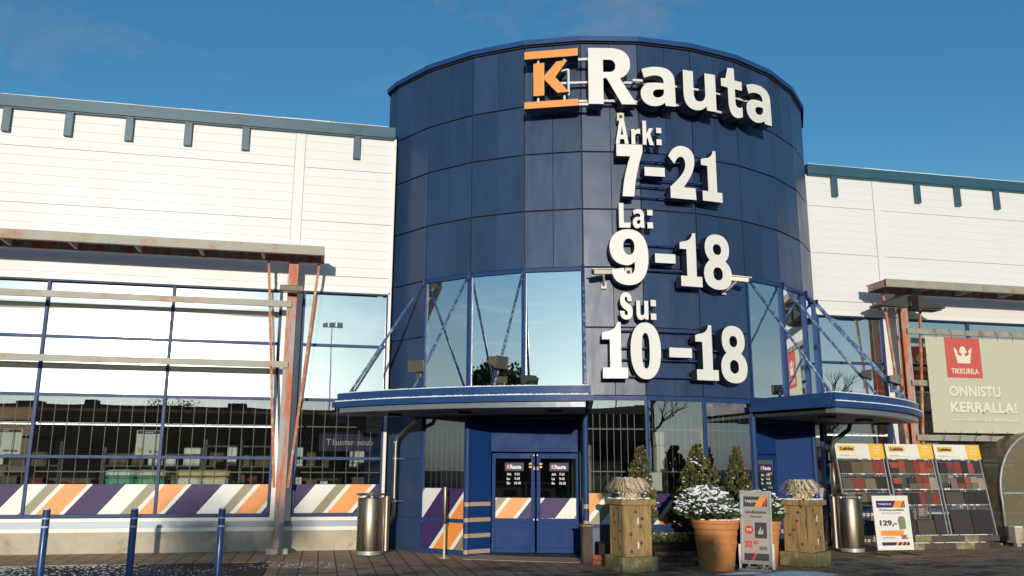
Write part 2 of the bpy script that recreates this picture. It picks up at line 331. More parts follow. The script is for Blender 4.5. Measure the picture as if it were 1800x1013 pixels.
def text_geo(txt,bold):
    k=(txt,bold)
    if k not in _tc:
        cu=bpy.data.curves.new('t','FONT'); cu.body=txt; cu.size=1; cu.offset=bold; cu.resolution_u=3; cu.fill_mode='FRONT'
        o=bpy.data.objects.new('t',cu); me=bpy.data.meshes.new_from_object(o)
        vs=[(v.co.x,v.co.y) for v in me.vertices]; fs=[tuple(p.vertices) for p in me.polygons]
        bpy.data.objects.remove(o); bpy.data.curves.remove(cu); bpy.data.meshes.remove(me)
        xs=[v[0] for v in vs] or [0,1]; ys=[v[1] for v in vs] or [0,1]
        _tc[k]=(vs,fs,min(xs),max(xs),min(ys),max(ys))
    return _tc[k]
def add_text(mb,txt,O,U,V,w,h,mi=0,bold=.02,thick=0,N=None):
    """text stretched to fit box w x h whose lower left corner is O"""
    vs,fs,x0,x1,y0,y1=text_geo(txt,bold); O,U,V=map(Vector,(O,U,V)); b=len(mb.v)
    sx=w/(x1-x0); sy=h/(y1-y0)
    mb.v+=[tuple(O+U*((x-x0)*sx)+V*((y-y0)*sy)) for x,y in vs]
    for f in fs: mb.f.append(tuple(b+i for i in f)); mb.m.append(mi)
    if thick and N is not None:
        N=Vector(N); b2=len(mb.v); mb.v+=[tuple(Vector(v)+N*thick) for v in mb.v[b:b+len(vs)]]
        for f in fs: mb.f.append(tuple(b2+i for i in reversed(f))); mb.m.append(mi)
def clip_poly(poly,x0,x1):
    def cl(P,f,inter):
        out=[]
        for i in range(len(P)):
            a,b=P[i],P[(i+1)%len(P)]
            if f(a): out.append(a)
            if f(a)!=f(b): out.append(inter(a,b))
        return out
    def ix(X): return lambda a,b:(X,a[1]+(b[1]-a[1])*(X-a[0])/(b[0]-a[0]))
    P=cl(poly,lambda p:p[0]>=x0,ix(x0))
    if P: P=cl(P,lambda p:p[0]<=x1,ix(x1))
    return P
RSEQ=[(2,.58),(3,.09),(0,.40),(3,.10),(1,.21),(3,.41)]
SEQ=[(2,.58),(3,.41),(1,.21),(3,.10),(0,.40),(3,.09)]   # mats: orange, olive, purple, white
PERIOD=sum(w for _,w in SEQ)
def stripes(mb,O,U,w,z0,z1,phase,slant=.82,scale=1,seq=None):
    """phase: local u of one purple start at bottom"""
    O,U=Vector(O),Vector(U); h=z1-z0; sl=h*slant; per=PERIOD*scale
    u=phase-per*math.ceil((phase+sl+per)/per)
    while u<w+.1:
        x=u
        for mi,ww in (seq or SEQ):
            ww*=scale
            P=clip_poly([(x,0),(x+ww,0),(x+ww+sl,h),(x+sl,h)],0,w)
            if len(P)>2: mb.quad([O+U*a+Vector((0,0,z0+b)) for a,b in P],mi)
            x+=ww
        u+=per
STR=[M['orange'],M['olive'],M['purple'],M['vwhite']]
TX,TY=6.37468,2.76748; RF=5.654; T0,DT=-63.954,11.777
def V(i,r=RF): return Vector((*rp(r,T0+DT*i),0))
def facet(i,r=RF):
    a,b=V(i,r),V(i+1,r); u=(b-a).normalized(); n=Vector((u.y,-u.x,0)); return a,u,n,(b-a).length
def fbox(mb,i,u0,u1,z0,z1,n0,n1,mi=0,r=RF):
    a,u,n,L=facet(i,r)
    if u1 is None: u1=L
    if u1<=0: u1=L+u1
    if u0<-.02: u0=L+u0
    o=a+u*u0+n*n0; mb.obox((o.x,o.y,z0),u*(u1-u0),n*(n1-n0),(0,0,z1-z0),mi)
def fpane(i,u0,u1,z0,z1,n0,m,name,parent):
    mb=MB(); fbox(mb,i,u0,u1,z0,z1,n0-.004,n0+.004); return mb.build(name,m,parent)
# ------------------------------------------------------------------ ground
g=MB(); g.quad([(-400,-500,-.06),(400,-500,-.06),(400,400,-.06),(-400,400,-.06)]); tag(g.build('ground',M['asphalt']),kind='structure')
g=MB(); g.prism([(-20,-1.95),(-.8,-1.95),(-.8,-2.8),(-.8,-13),(30,-13),(30,3),(-20,3)],-.2,0)
tag(g.build('pavement',M['paver']),kind='structure')
g=MB(); g.prism([(-40,-13),(-.82,-13),(-.82,-1.97),(-40,-1.97)],-.2,-.012)
tag(g.build('road',M['asphalt']),kind='structure')
g=MB(); g.prism([(2.75,-1.8),(3.15,-1.2),(4.95,-1.6),(5.0,-2.95),(4.3,-3.05),(2.55,-2.15)],-.1,.006); tag(g.build('path',M['slab']),kind='structure')
# ------------------------------------------------------------------ retail hall
hall=empty('retail_hall',(0,0,0),'long white clad shop hall with blue window grid running behind the round blue tower','building')
ZW,ZC,ZT=5.27,8.75,9.0
def cladding(x0,x1):
    """one sheet with horizontal V grooves and wider rusty joints"""
    mb=MB(); prof=[]; z=ZW; k=0
    zs=[ZW+.0]
    z=ZC; joints=[]
    # grooves every .2 m, main joints every 1.19 m
    prof=[(ZC,0)]; zz=ZC; n=0
    while zz-.198>ZW+.05:
        zz-=.198; n+=1
        if n%6==4: prof+=[(zz+.005,0),(zz+.005,.03),(zz-.005,.03),(zz-.005,0)]
        else: prof+=[(zz+.006,0),(zz,.007),(zz-.006,0)]
    prof.append((ZW,0))
    for (za,ya),(zb,yb) in zip(prof,prof[1:]):
        mi=1 if (ya>=.03 and yb>=.03) else 0
        mb.quad([(x0,yb,zb),(x1,yb,zb),(x1,ya,za),(x0,ya,za)],mi)
    return mb
for x0,x1 in ((-22,-.912),(-.695,1.215),(11.30,13.134),(13.342,34)):
    cladding(x0,x1).build('wall_cladding',[M['white_clad'],M['joint']],hall)
for x0,x1 in ((-.905,-.702),(13.141,13.335)):
    mb=MB(); mb.box(x0,x1,-.012,.06,ZW,ZC); mb.build('cover_strip',M['white_clad'],hall)
    mb=MB(); mb.box(x0-.03,x1+.03,.03,.07,ZW,ZC-.002); mb.build('strip_backing',M['joint'],hall)
for x0,x1 in ((-1.0,-.56),(13.10,13.53)):
    mb=MB(); mb.box(x0,x1,.0,.16,.60,ZW-.03); mb.box(x0+.11,x1-.11,-.014,.0,.60,ZW-.03); mb.build('pilaster',M['white_trim'],hall,bevel=.004)
for x0,x1 in ((-22,1.225),(11.33,34)):
    mb=MB(); mb.box(x0,x1,-.10,.35,ZC,ZT); mb.box(x0,x1,-.075,-.0,ZC-.03,ZC); mb.build('roof_fascia',M['teal'],hall,bevel=.006)
    mb=MB(); x=x0
    while x<x1-.3:
        w=random.uniform(.4,1.6); x2=min(x+w,x1-.01); h=random.uniform(.008,.022); mb.box(x,x2,-.098,.33,ZT+.001,ZT+h); x=x2
    mb.build('snow',M['snow'],hall)
    mb=MB(); mb.box(x0,x1,.36,40,ZT-.25,ZT-.12); mb.build('roof',M['opp_roof'],hall)
    mb=MB(); mb.box(x0,x1,-.05,.1,ZW-.04,ZW-.002); mb.build('window_flashing',M['white_trim'],hall)
bx=[-8.93,-7.76,-6.59,-5.43,-4.27,-3.11,-1.945,.395,12.05,14.39,15.56,16.73,17.9,19.07]
for x in bx:
    mb=MB(); mb.box(x-.075,x+.075,-.09,-.002,8.215,ZC-.032); mb.build('fascia_bar',M['teal'],hall,bevel=.004)
# windows of the wings
ZTR=[.67,1.79,2.97,4.10,5.23]
def window_bay(x0,x1,first_phase,edges):
    """edges = mullion x; one framed bay with panes, stripes and rods"""
    fr=MB(); w=.06
    for z in (.655,ZTR[4]-.03): fr.box(x0,x1,-.01,.08,z-.0,z+.06)
    for z in ZTR[1:4]: fr.box(x0+w,x1-w,-.005,.07,z-.03,z+.03)
    for x in edges: fr.box(x-w/2,x+w/2,-.016,.085,.715,5.2)
    fr.build('window_frame',M['blue'],hall,bevel=.003)
    for a,b in zip(edges,edges[1:]):
        for k in range(4):
            mb=MB(); za=ZTR[k]+(.05 if k==0 else .03); zb=ZTR[k+1]-(.06 if k==3 else .03)
            mb.box(a+.03,b-.03,.03,.036,za,zb); mb.build('pane',M['glass_low'] if k<2 else M['glass_up'],hall)
        sb=MB(); stripes(sb,(a+.032,.012,0),(1,0,0),b-a-.064,.718,1.275,first_phase-a-.032); sb.build('striped_band',STR,hall)
window_bay(-12.5,-.98,-2.944,[-12.46,-10.11,-7.78,-5.45,-3.12,-1.01])
window_bay(-.58,1.22,-1.16,[-.55,1.19])
window_bay(11.33,13.12,12.0,[11.36,13.09])
window_bay(13.51,24.9,13.9,[13.54,15.5,17.8,20.1,22.4,24.87])
for x0,x1 in ((-22,1.235),(11.3,34)):
    mb=MB(); mb.box(x0,x1,-.03,.1,.575,.645); mb.build('sill',M['white_trim'],hall,bevel=.003)
    mb=MB(); mb.box(x0,x1,.0,.1,.46,.575); mb.build('sill_flashing',M['gutter'],hall)
    mb=MB(); mb.box(x0,x1,-.045,.1,.385,.46); mb.build('base_rail',M['white_trim'],hall,bevel=.003)
    mb=MB(); mb.box(x0,x1,-.02,.15,-.3,.385); mb.build('plinth',M['concrete'],hall)
for x,w in ((1.215,.05),(11.335,.0)):
    if w: mb=MB(); mb.box(x-.02,x+.04,-.05,.1,.65,8.74); mb.build('corner_strip',M['white_trim'],hall)
# interior of the hall
mb=MB(); mb.box(-22,34,.2,14,-.1,.02); mb.build('interior_floor',M['in_floor'],hall)
mb=MB(); mb.box(-22,34,14,14.2,0,5.3); mb.box(-22,-21.8,.2,14,0,8.7); mb.box(33.8,34,.2,14,0,8.7); mb.build('interior_wall',M['in_wall'],hall)
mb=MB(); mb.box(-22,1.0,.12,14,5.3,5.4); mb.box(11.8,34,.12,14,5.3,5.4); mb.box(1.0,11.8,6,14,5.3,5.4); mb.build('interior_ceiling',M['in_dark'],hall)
mb=MB(); mb.box(-22,34,39.8,40,0,8.7); mb.build('back_wall',M['white_clad'],hall)
rg=random.Random(3)
for y,z in ((3.0,2.52),(6.5,3.9),(9.5,4.4)):
    for xs,xe in ((-16,-8.5),(-8.2,-.6),(12,19),(19.3,26)):
        mb=MB(); mb.box(xs,xe,y,y+.07,z,z+.05); mb.build('light_tube',M['tube'],hall)
# security rods behind the lower panes
def rods(name,x0,x1,y,z0,z1,step=.235):
    mb=MB(); x=x0+.05
    while x<x1: mb.box(x-.006,x+.006,y,y+.012,z0,z1); x+=step
    for z in (1.5,2.42): mb.box(x0,x1,y+.012,y+.03,z,z+.02)
    return mb.build(name,M['grille'],hall)
for a,b in ((-10,-7.8),(-7.75,-5.5),(-5.42,-3.15),(-3.09,-1.04),(-.52,1.15),(11.4,13.05),(13.6,15.6),(15.6,17.8)): rods('security_grille',a,b,.16,.7,2.9)
# tall racking in the dark interior
for x0,x1,y,h in ((-12,-6.4,5.5,2.3),(-5.6,-3.2,6.5,1.9),(-2.9,-1.2,5.0,2.1),(-.9,2,6,2.2),(12,16,5,2.4),(16.5,22,5,2.3)):
    t=empty('store_shelf',((x0+x1)/2,y,0),'dark loaded store shelf inside the hall behind the window at x','shelf')
    mb=MB()
    for z in (.4,1.0,1.6,h): mb.box(x0,x1,y,y+.6,z,z+.04)
    for x in (x0,(x0+x1)/2,x1): mb.box(x-.03,x+.03,y,y+.05,.02,h+.3)
    mb.build('frame',M['lamp_dark'],t)
    mb=MB()
    for z in (.44,1.04,1.64):
        x=x0+.1
        while x<x1-.3:
            w=rg.uniform(.15,.5); mb.box(x,x+w,y+.05,y+.5,z,z+rg.uniform(.2,.5),rg.randrange(4)); x+=w+rg.uniform(.02,.2)
    mb.build('stock',[M['in_wall'],M['tile3'],M['tile4'],M['sack0']],t)
    t['label']={-12:'dark loaded shelf inside the shop at the far left windows',-5.6:'dark loaded shelf inside, behind the price poster',-2.9:'dark loaded shelf inside, behind the yellow sacks',-.9:'dark loaded shelf inside, behind the window right of the left rusty post',12:'dark loaded shelf inside, behind the stone sample racks',16.5:'dark loaded shelf inside the shop at the far right'}[x0]
# sacks on a pallet
def sack(x,y,z,w,d,h,mi,rz,label,grp):
    bm=bmesh.new(); bmesh.ops.create_cube(bm,size=1)
    bmesh.ops.subdivide_edges(bm,edges=bm.edges[:],cuts=5,use_grid_fill=True)
    rr=random.Random(int(x*1000+z*77)&0xffff)
    for v in bm.verts:
        X,Y,Z=v.co; e=max(abs(X),abs(Y))*2; k=1-.55*max(0,e-.55)**1.3*1.6
        v.co=Vector((X*w+rr.uniform(-.006,.006),Y*d,Z*h*max(.25,k)+rr.uniform(-.008,.008)))
    me=bpy.data.meshes.new('sack'); bm.to_mesh(me); bm.free(); me.materials.append(M['sack%d'%mi])
    for p in me.polygons: p.use_smooth=True
    o=bpy.data.objects.new('sack',me); COL.objects.link(o); o.location=(x,y,z); o.rotation_euler=(0,0,rz); return tag(o,label,'sack',grp)
COLN=['white','green','yellow','cream','grey']
piles=[(-4.0,[1,0,1,0],'left of the hanging price poster'),(-3.42,[3,0,1,3],'under the hanging price poster'),(-2.70,[2,2,0,2],'right of the second mullion'),(-2.16,[3,2,3,2],'in the middle of the third window')]
for x,cs,wh in piles:
    p=MB()
    for k in range(3): p.box(x-.27+.2*k,x-.13+.2*k,.95,1.5,.02,.14)
    p.box(x-.28,x+.28,.95,1.5,.14,.18); p.box(x-.28,x+.28,.95,1.5,.18,.92)
    tag(p.build('pallet_stand',M['wood_dark']),'dark stand under the sacks '+wh+', inside the shop','pallet stand')
    for k,c in enumerate(cs):
        sack(x+rg.uniform(-.02,.02),1.22,1.0+.155*k,.56,.6,.17,c,rg.uniform(-.06,.06),COLN[c]+' sack '+['at the bottom','second from the bottom','third from the bottom','on top'][k]+' of the pile '+wh,'sacks piled inside the shop')
# price posters inside
def poster(x,z,w,h,y,price,label,head=True):
    t=empty('price_poster',(x,y,z),label,'poster'); b=MB(); b.box(x,x+w,y,y+.01,z,z+h); b.build('board',M['paper'],t)
    b=MB(); b.box(x+.02,x+w-.02,y-.004,y-.001,z+h*.86,z+h*.98); b.build('header',M['purple'],t)
    b=MB(); add_text(b,price,(x+w*.5,y-.006,z+.04),(1,0,0),(0,0,1),w*.42,h*.1,0,.03); add_text(b,'Rauta',(x+w*.22,y-.008,z+h*.89),(1,0,0),(0,0,1),w*.4,h*.07,1,.02)
    b.build('lettering',[M['txt_dark'],M['txt_white']],t)
    b=MB(); b.box(x+w*.1,x+w*.28,y-.004,y-.001,z+h*.1,z+h*.3); b.build('yellow_mark',M['yellow'],t)
poster(-3.62,1.83,.5,.48,.22,'9 95','hanging white price poster reading 9 95 behind the left windows')
poster(-6.3,1.83,.62,.48,.22,'90','hanging white price poster cut by the left edge of the photo')
t=empty('pickup_sign',(.1,1.0,1.95),'dark purple pickup sign hanging inside the window beside the tower','sign'); b=MB(); b.box(-.1,1.25,1.0,1.03,1.95,2.35); b.build('board',M['purple'],t)
b=MB(); add_text(b,'Tilausten nouto',(.05,.995,2.08),(1,0,0),(0,0,1),1.05,.13,0,.01); b.build('lettering',M['cream'],t)
# ------------------------------------------------------------------ entrance tower
tower=empty('entrance_tower',(TX,TY,0),'round dark blue panelled entrance tower rising between the two white wings','building')
ROWS=[2.95,4.25,5.43,6.60,7.79,8.83,10.135]
def clad(mb,i,z0,z1):
    L=facet(i)[3]
    for u0,u1 in ((.013,L/2-.004),(L/2+.004,L-.013)):
        fbox(mb,i,u0,u1,z0+.015,z1-.015,-.03,0,0)
cl=MB()
for i in range(0,11):
    for k in range(6):
        if k==0 and (1<=i<=3 or 7<=i<=9): continue
        if k==1 and (1<=i<=3 or 7<=i<=9): continue
        clad(cl,i,ROWS[k],ROWS[k+1])
cl.build('panel_cladding',M['blue_panel'],tower,bevel=.003)
mb=MB()
BK=2.4; TE=.42
def outline(r,i0=0,i1=11,back=BK):
    P=[(V(i,r).x,V(i,r).y) for i in range(i0,i1+1)]; e=V(0,r)*(1-TE)+V(-1,r)*TE
    return [(e.x,e.y)]+P+[(P[-1][0]-.8,P[-1][1]+back),(e.x+.8,P[0][1]+back)]
def wallring(mb,idx,r,z0,z1,mi=0):
    for i in idx:
        a,b=V(i,r),V(i+1,r); mb.quad([(a.x,a.y,z0),(b.x,b.y,z0),(b.x,b.y,z1),(a.x,a.y,z1)],mi)
wallring(mb,range(0,11),RF-.04,5.43,10.13); 
wallring(mb,[0,4,5,6,10],RF-.04,2.95,5.43)
O_=outline(RF-.04); O_=O_[-3:]+O_[:2]
for p,q in zip(O_,O_[1:]): mb.quad([(p[0],p[1],3),(q[0],q[1],3),(q[0],q[1],10.13),(p[0],p[1],10.13)])
mb.build('backing_wall',M['dark_gap'],tower)
mb=MB(); a,u,n,L=facet(-1); 
for z0,z1 in zip([2.95,4.25,5.43,6.6,7.79,8.83],[4.25,5.43,6.6,7.79,8.83,10.135]): o=V(0,RF)-u*.009; mb.obox((o.x,o.y,z0+.011),-u*(L*TE-.012),-n*.03,(0,0,z1-z0-.022))
mb.build('side_cladding',M['blue_panel'],tower,bevel=.003)
poly=outline(RF-.045,back=BK-.01)
mb=MB(); mb.prism(poly,9.9,9.98); mb.build('roof',M['opp_roof'],tower)
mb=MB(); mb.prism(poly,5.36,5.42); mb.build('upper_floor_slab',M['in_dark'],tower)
mb=MB(); mb.prism([(V(i,RF-.12).x,V(i,RF-.12).y) for i in range(-1,12)],2.62,2.93); mb.build('floor_slab',M['in_dark'],tower)
mb=MB()
CO=[Vector((*q,0)) for q in outline(5.73)]; CI=[Vector((*q,0)) for q in outline(5.35,back=BK-.3)]
for i in range(len(CO)):   # coping
    a,b=CO[i],CO[(i+1)%len(CO)]; a2,b2=CI[i],CI[(i+1)%len(CI)]
    for (p,q,z0,z1) in ((a,b,10.165,10.27),):
        mb.quad([(p.x,p.y,z0),(q.x,q.y,z0),(q.x,q.y,z1),(p.x,p.y,z1)])
    mb.quad([(a.x,a.y,10.27),(b.x,b.y,10.27),(b2.x,b2.y,10.27),(a2.x,a2.y,10.27)]); mb.quad([(a2.x,a2.y,10.165),(b2.x,b2.y,10.165),(b.x,b.y,10.165),(a.x,a.y,10.165)])
    mb.quad([(b2.x,b2.y,10.165),(a2.x,a2.y,10.165),(a2.x,a2.y,10.27),(b2.x,b2.y,10.27)])
mb.build('coping',M['blue_canopy'],tower)
mb=MB()
for i in range(0,11): fbox(mb,i,0,None,10.139,10.163,-.1,.02)
mb.build('coping_shadow_strip',M['dark_gap'],tower)
# upper windows: facets 1-3 and 7-9
for grp in ((1,2,3),(7,8,9)):
    for i in grp:
        fr=MB()
        fbox(fr,i,.0,None,5.36,5.43,-.05,.03); fbox(fr,i,.0,None,2.94,3.0,-.05,.02)
        fbox(fr,i,.0,.04,3.0,5.36,-.05,.035); fbox(fr,i,-.04,facet(i)[3],3.0,5.36,-.05,.035)
        fw_=fr.build('window_frame',M['blue'],tower)
        fpane(i,.04,-.04,3.0,5.36,-.02,M['glass_tower'],'pane',fw_)
# dark gallery space behind the upper glass with lit tubes
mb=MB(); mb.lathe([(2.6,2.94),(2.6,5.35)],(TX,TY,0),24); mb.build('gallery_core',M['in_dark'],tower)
for a,z in ((-47,5.0),(-38,4.85),(-33,4.6),(-27,4.95),(-44,4.2),(-29,4.1),(35,4.9)):
    x,y=rp(4.3,a); mb=MB(); mb.box(x-.5,x+.5,y,y+.05,z,z+.05); mb.build('light_tube',M['tube'],tower)
# ground storey
for i in (4,5,6):   # glazed middle
    fr=MB(); pn=MB()
    L=facet(i)[3]
    fbox(fr,i,.0,None,2.87,2.95,-.05,.02); fbox(fr,i,0,None,.56,.62,-.05,.02)
    fbox(fr,i,.0,.035,.62,2.87,-.05,.03); fbox(fr,i,-.035,L,.62,2.87,-.05,.03)
    fbox(pn,i,0,None,0,.56,-.05,-.01)
    fw_=fr.build('window_frame',M['blue'],tower,bevel=.002); pn.build('base_panel',M['blue_panel'],tower)
    fpane(i,.035,-.035,.62,2.87,-.02,M['glass_low'],'pane',fw_)
    a,u,n,L=facet(i); sb=MB(); o=a+u*.037+n*.0; stripes(sb,(o.x,o.y,0),u,L-.074,.622,1.17,{4:-1.17,5:-.55,6:-1.2}[i],seq=RSEQ); sb.build('striped_band',STR,tower)
for i in (1,9):
    L=facet(i)[3]; fr=MB(); pn=MB()
    fbox(fr,i,.0,None,2.86,2.93,-.05,.02); fbox(fr,i,0,None,.59,.66,-.05,.02); fbox(fr,i,0,None,0,.09,-.05,.02)
    fbox(fr,i,.0,.06,.0,2.86,-.05,.03); fbox(fr,i,-.06,L,.0,2.86,-.05,.03)
    fw_=fr.build('window_frame',M['blue'],tower,bevel=.002)
    fpane(i,.06,-.06,.66,2.86,-.02,M['glass_low'],'pane',fw_)
    a,u,n,L=facet(i); o=a+u*.062-n*.005
    for z0,z1,ph in ((.662,1.225,.02),(.092,.588,-.39)):
        sb=MB(); stripes(sb,(o.x,o.y,0),u,L-.124,z0,z1,ph if i==1 else ph+.3,seq=RSEQ); sb.build('striped_band',STR,tower)
    fbox(pn,i,.06,-.06,.09,.59,-.04,-.02); pn.build('base_panel',M['blue_panel'],tower)
for i in (-1,0,10,11):
    fr=MB(); pn=MB()
    for z0,z1 in ((0,.64),(.65,1.79),(1.80,2.93)): fbox(pn,i,.006,-.006,z0,z1,-.03,.0)
    fbox(pn,i,0,None,0,2.93,-.08,-.04); pn.build('base_panel',M['blue_panel'],tower)
for q in ((1,2,3),(7,8,9)):
    sb=MB()
    for i in q: fbox(sb,i,0,None,2.6,2.94,-.12,-.03)
    sb.build('header_beam',M['blue_panel'],tower)
# interior seen through the ground floor glass
for x,y,r in ((5.15,-.9,.17),(7.0,-.6,.13),(6.0,1.5,.16),(7.75,-1.2,.07)):
    mb=MB(); mb.lathe([(r,0.02),(r,2.62)],(x,y,0),20); mb.build('interior_column',M['cream'],tower,smooth=True)
mb=MB(); mb.box(4.6,8.4,2.5,2.55,2.3,2.6); mb.box(4.2,5.4,.6,.65,2.28,2.5); mb.build('interior_beam',M['cream'],tower)
mb=MB(); mb.prism([(V(i,RF-.2).x,V(i,RF-.2).y) for i in range(-1,12)],-.05,.012); mb.build('interior_floor',M['in_floor'],tower)
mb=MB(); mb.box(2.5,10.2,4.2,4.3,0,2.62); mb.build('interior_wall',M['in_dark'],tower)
mb=MB()
for i in (1,4,5,6,9):
    L=facet(i)[3]; u=.16
    while u<L-.1: fbox(mb,i,u-.006,u+.006,.66,2.84,-.14,-.128); u+=.13
    for z in (1.55,2.33): fbox(mb,i,.05,-.05,z,z+.022,-.127,-.11)
mb.build('security_grille',M['grille'],tower)
mb=MB(); a,u,n,L=facet(5); o=a+u*.06-n*.06; mb.obox((o.x,o.y,1.22),u*.22,n*.008,(0,0,.33)); mb.build('notice',M['paper'],tower)
# ------------------------------------------------------------------ entrances
def entrance(side,A,B,Vj,Ve,label):
    """A far end of door plane next to the striped side wall, B other end, Vj jamb next to A, Ve jamb next to B"""
    t=tower
    A,B,Vj,Ve=[Vector((*p[:2],0)) for p in (A,B,Vj,Ve)]
    u=(B-A); W=u.length; u.normalize(); n=Vector((u.y,-u.x,0))
    if side>0: n=-n
    n=n if n.y<0 else -n
    door_mats=[M['blue_door'],M['blue']]
    P=lambda a,z,d=0:(A.x+u.x*a+n.x*d,A.y+u.y*a+n.y*d,z)
    def blk(mb,a0,a1,z0,z1,d0,d1,mi=0): mb.obox(P(a0,z0,d0),u*(a1-a0),n*(d1-d0),(0,0,z1-z0),mi)
    # transom panels over the doors
    mb=MB(); blk(mb,.0,W,1.93,2.62,-.05,0); blk(mb,.06,W/2-.06,1.99,2.56,0,.012); blk(mb,W/2+.06,W-.06,1.99,2.56,0,.012); mb.build('transom_panel',door_mats,t,bevel=.003)
    for k in (0,1):
        a0=.02+k*W/2; a1=a0+W/2-.04
        leaf=MB()
        blk(leaf,a0,a0+.07,.03,1.9,-.04,.02); blk(leaf,a1-.07,a1,.03,1.9,-.04,.02)
        blk(leaf,a0+.07,a1-.07,1.80,1.9,-.04,.018); blk(leaf,a0+.07,a1-.07,.58,.665,-.04,.018); blk(leaf,a0+.07,a1-.07,.03,.12,-.04,.018)
        blk(leaf,a0+.07,a1-.07,.12,.58,-.03,.002)
        d=leaf.build('door_leaf',M['blue_door'],t,bevel=.003)
        gm=MB(); blk(gm,a0+.07,a1-.07,.665,1.8,-.01,-.004); gm.build('door_glass',M['glass_low'],d)
        s=MB(); o=Vector(P(a0+.072,0,.0)); 
        if side<0: stripes(s,o,u,a1-a0-.144,.667,1.05,(-1.12 if k==0 else -.22),slant=.8,scale=.86)
        else:
            o=Vector(P(a1-.072,0,.0)); stripes(s,o,-u,a1-a0-.144,.667,1.05,-.6,slant=.8,scale=.86)
        s.build('striped_band',STR,d)
        dec=MB(); c0=a0+.25 if side<0 else a1-.25
        uu=u if side<0 else -u
        q=lambda du,z,dd:Vector(P(c0,z,dd))+uu*du
        dec.obox(q(0,1.56,.003),uu*.37,n*.002,(0,0,.16),0)
        add_text(dec,'K',q(.04,1.6,.008),uu,(0,0,1),.055,.08,1,.04); add_text(dec,'Rauta',q(.10,1.6,.008),uu,(0,0,1),.22,.08,2,.035)
        for j,(aa,bb) in enumerate((('Ark','7-21'),('La','9-18'),('Su','10-18'))):
            z=1.475-.085*j; add_text(dec,aa,q(.04,z,.006),uu,(0,0,1),.09 if j==0 else .06,.05,2,.03); add_text(dec,bb,q(.19,z,.006),uu,(0,0,1),.10+.02*(j==2),.05,2,.03)
        dec.build('opening_hours_decal',[M['purple'],M['sign_orange'],M['txt_white']],d)
        tg=MB()
        for z in (1.62,1.68): 
            bx_=W/2-.13 if k==0 else W/2+.075; tg.obox(P(bx_,z,.021),u*.05,n*.003,(0,0,.035),0)
        tg.obox(P(W/2-.05 if k==0 else W/2+.02,1.58,.022),u*.035,n*.003,(0,0,.06),1)
        tg.obox(P(W/2-.045 if k==0 else W/2+.02,1.85,.022),u*.02,n*.003,(0,0,.03),2)
        tg.obox(P(W/2-.045 if k==0 else W/2+.02,.63,.022),u*.02,n*.003,(0,0,.03),2)
        tg.build('door_sticker',[M['yellow'],M['beige_tape'],M['txt_white']],d)
    # striped side wall
    w=(A-Vj); Lw=w.length; w.normalize(); nn=Vector((w.y,-w.x,0)); nn=nn if nn.dot(n)>0 or True else -nn
    if nn.dot(Vector((B.x-A.x,B.y-A.y,0)))<0: nn=-nn
    mb=MB(); mb.obox((Vj.x,Vj.y,0),w*Lw,-nn*.05,(0,0,2.62)); mb.build('side_wall',M['blue_door'],t)
    mb=MB()
    for z in (.03,.32,.61,.90):
        mb.obox((Vj.x+nn.x*.001+w.x*.04,Vj.y+nn.y*.001+w.y*.04,z),w*(Lw-.05),nn*.004,(0,0,.075))
    mb.build('beige_tape',M['beige_tape'],t)
    for J,tp in ((Vj,1),(Ve,1)):
        mb=MB(); mb.lathe([(.055,0),(.055,2.62)],(J.x,J.y,0),12); mb.build('door_jamb',M['blue'],t,smooth=True)
        for z in (.03,.32,.61,.90): mb=MB(); mb.lathe([(.057,z),(.057,z+.075)],(J.x,J.y,0),12); mb.build('jamb_tape',M['beige_tape'],t,smooth=True)
    w2=(B-Ve); mb=MB(); mb.obox((Ve.x,Ve.y,0),w2,Vector((w2.y,-w2.x,0)).normalized()*.04,(0,0,2.62)); mb.build('side_wall',M['blue_panel'],t)
    mb=MB(); mb.prism([(A.x,A.y),(B.x,B.y),(Ve.x,Ve.y),(Vj.x,Vj.y)],2.56,2.6); mb.build('recess_ceiling',M['in_dark'],t)
entrance(-1,(3.22,-1.30),(4.92,-1.70),V(2),V(4),'')
entrance(1,(9.36,-1.28),(7.86,-1.72),V(9),V(7),'')
# downpipes on the tower
def ppath(pts,r,name,par,m='steel',n=12): mb=MB(); mb.tube(pts,r,n); return mb.build(name,M[m],par,smooth=True)
p=ppath([(1.78,-.95,2.62),(1.76,-.92,2.50),(1.60,-.62,2.36),(1.46,-.50,2.22),(1.42,-.48,2.08),(1.42,-.47,.86),(1.42,-.47,.68),(1.36,-.44,.56),(1.20,-.36,.42),(1.12,-.33,.34)],.042,'downpipe',tower)
mb=MB()
for z in (1.78,.95,2.1): mb.lathe([(.043,0),(.055,0),(.055,.03),(.043,.03)],(1.42,-.47,z),14)
mb.tube([(1.42,-.47,1.79),(1.62,-.38,1.79)],.008,6); mb.tube([(1.42,-.47,.96),(1.62,-.38,.96)],.008,6); mb.build('pipe_clamp',M['galv'],p)
p=ppath([(11.25,-1.15,2.62),(11.23,-1.13,2.48),(11.05,-1.08,2.34),(10.88,-1.05,2.22),(10.83,-1.04,2.08),(10.83,-1.04,1.9)],.05,'downpipe',tower,'lamp_dark')
ppath([(10.83,-1.04,1.92),(10.83,-1.04,.9)],.04,'downpipe',tower)
ppath([(10.83,-1.04,.92),(10.85,-1.02,.7),(11.0,-.95,.5),(11.1,-.9,.2)],.02,'downpipe',tower,'lamp_dark')
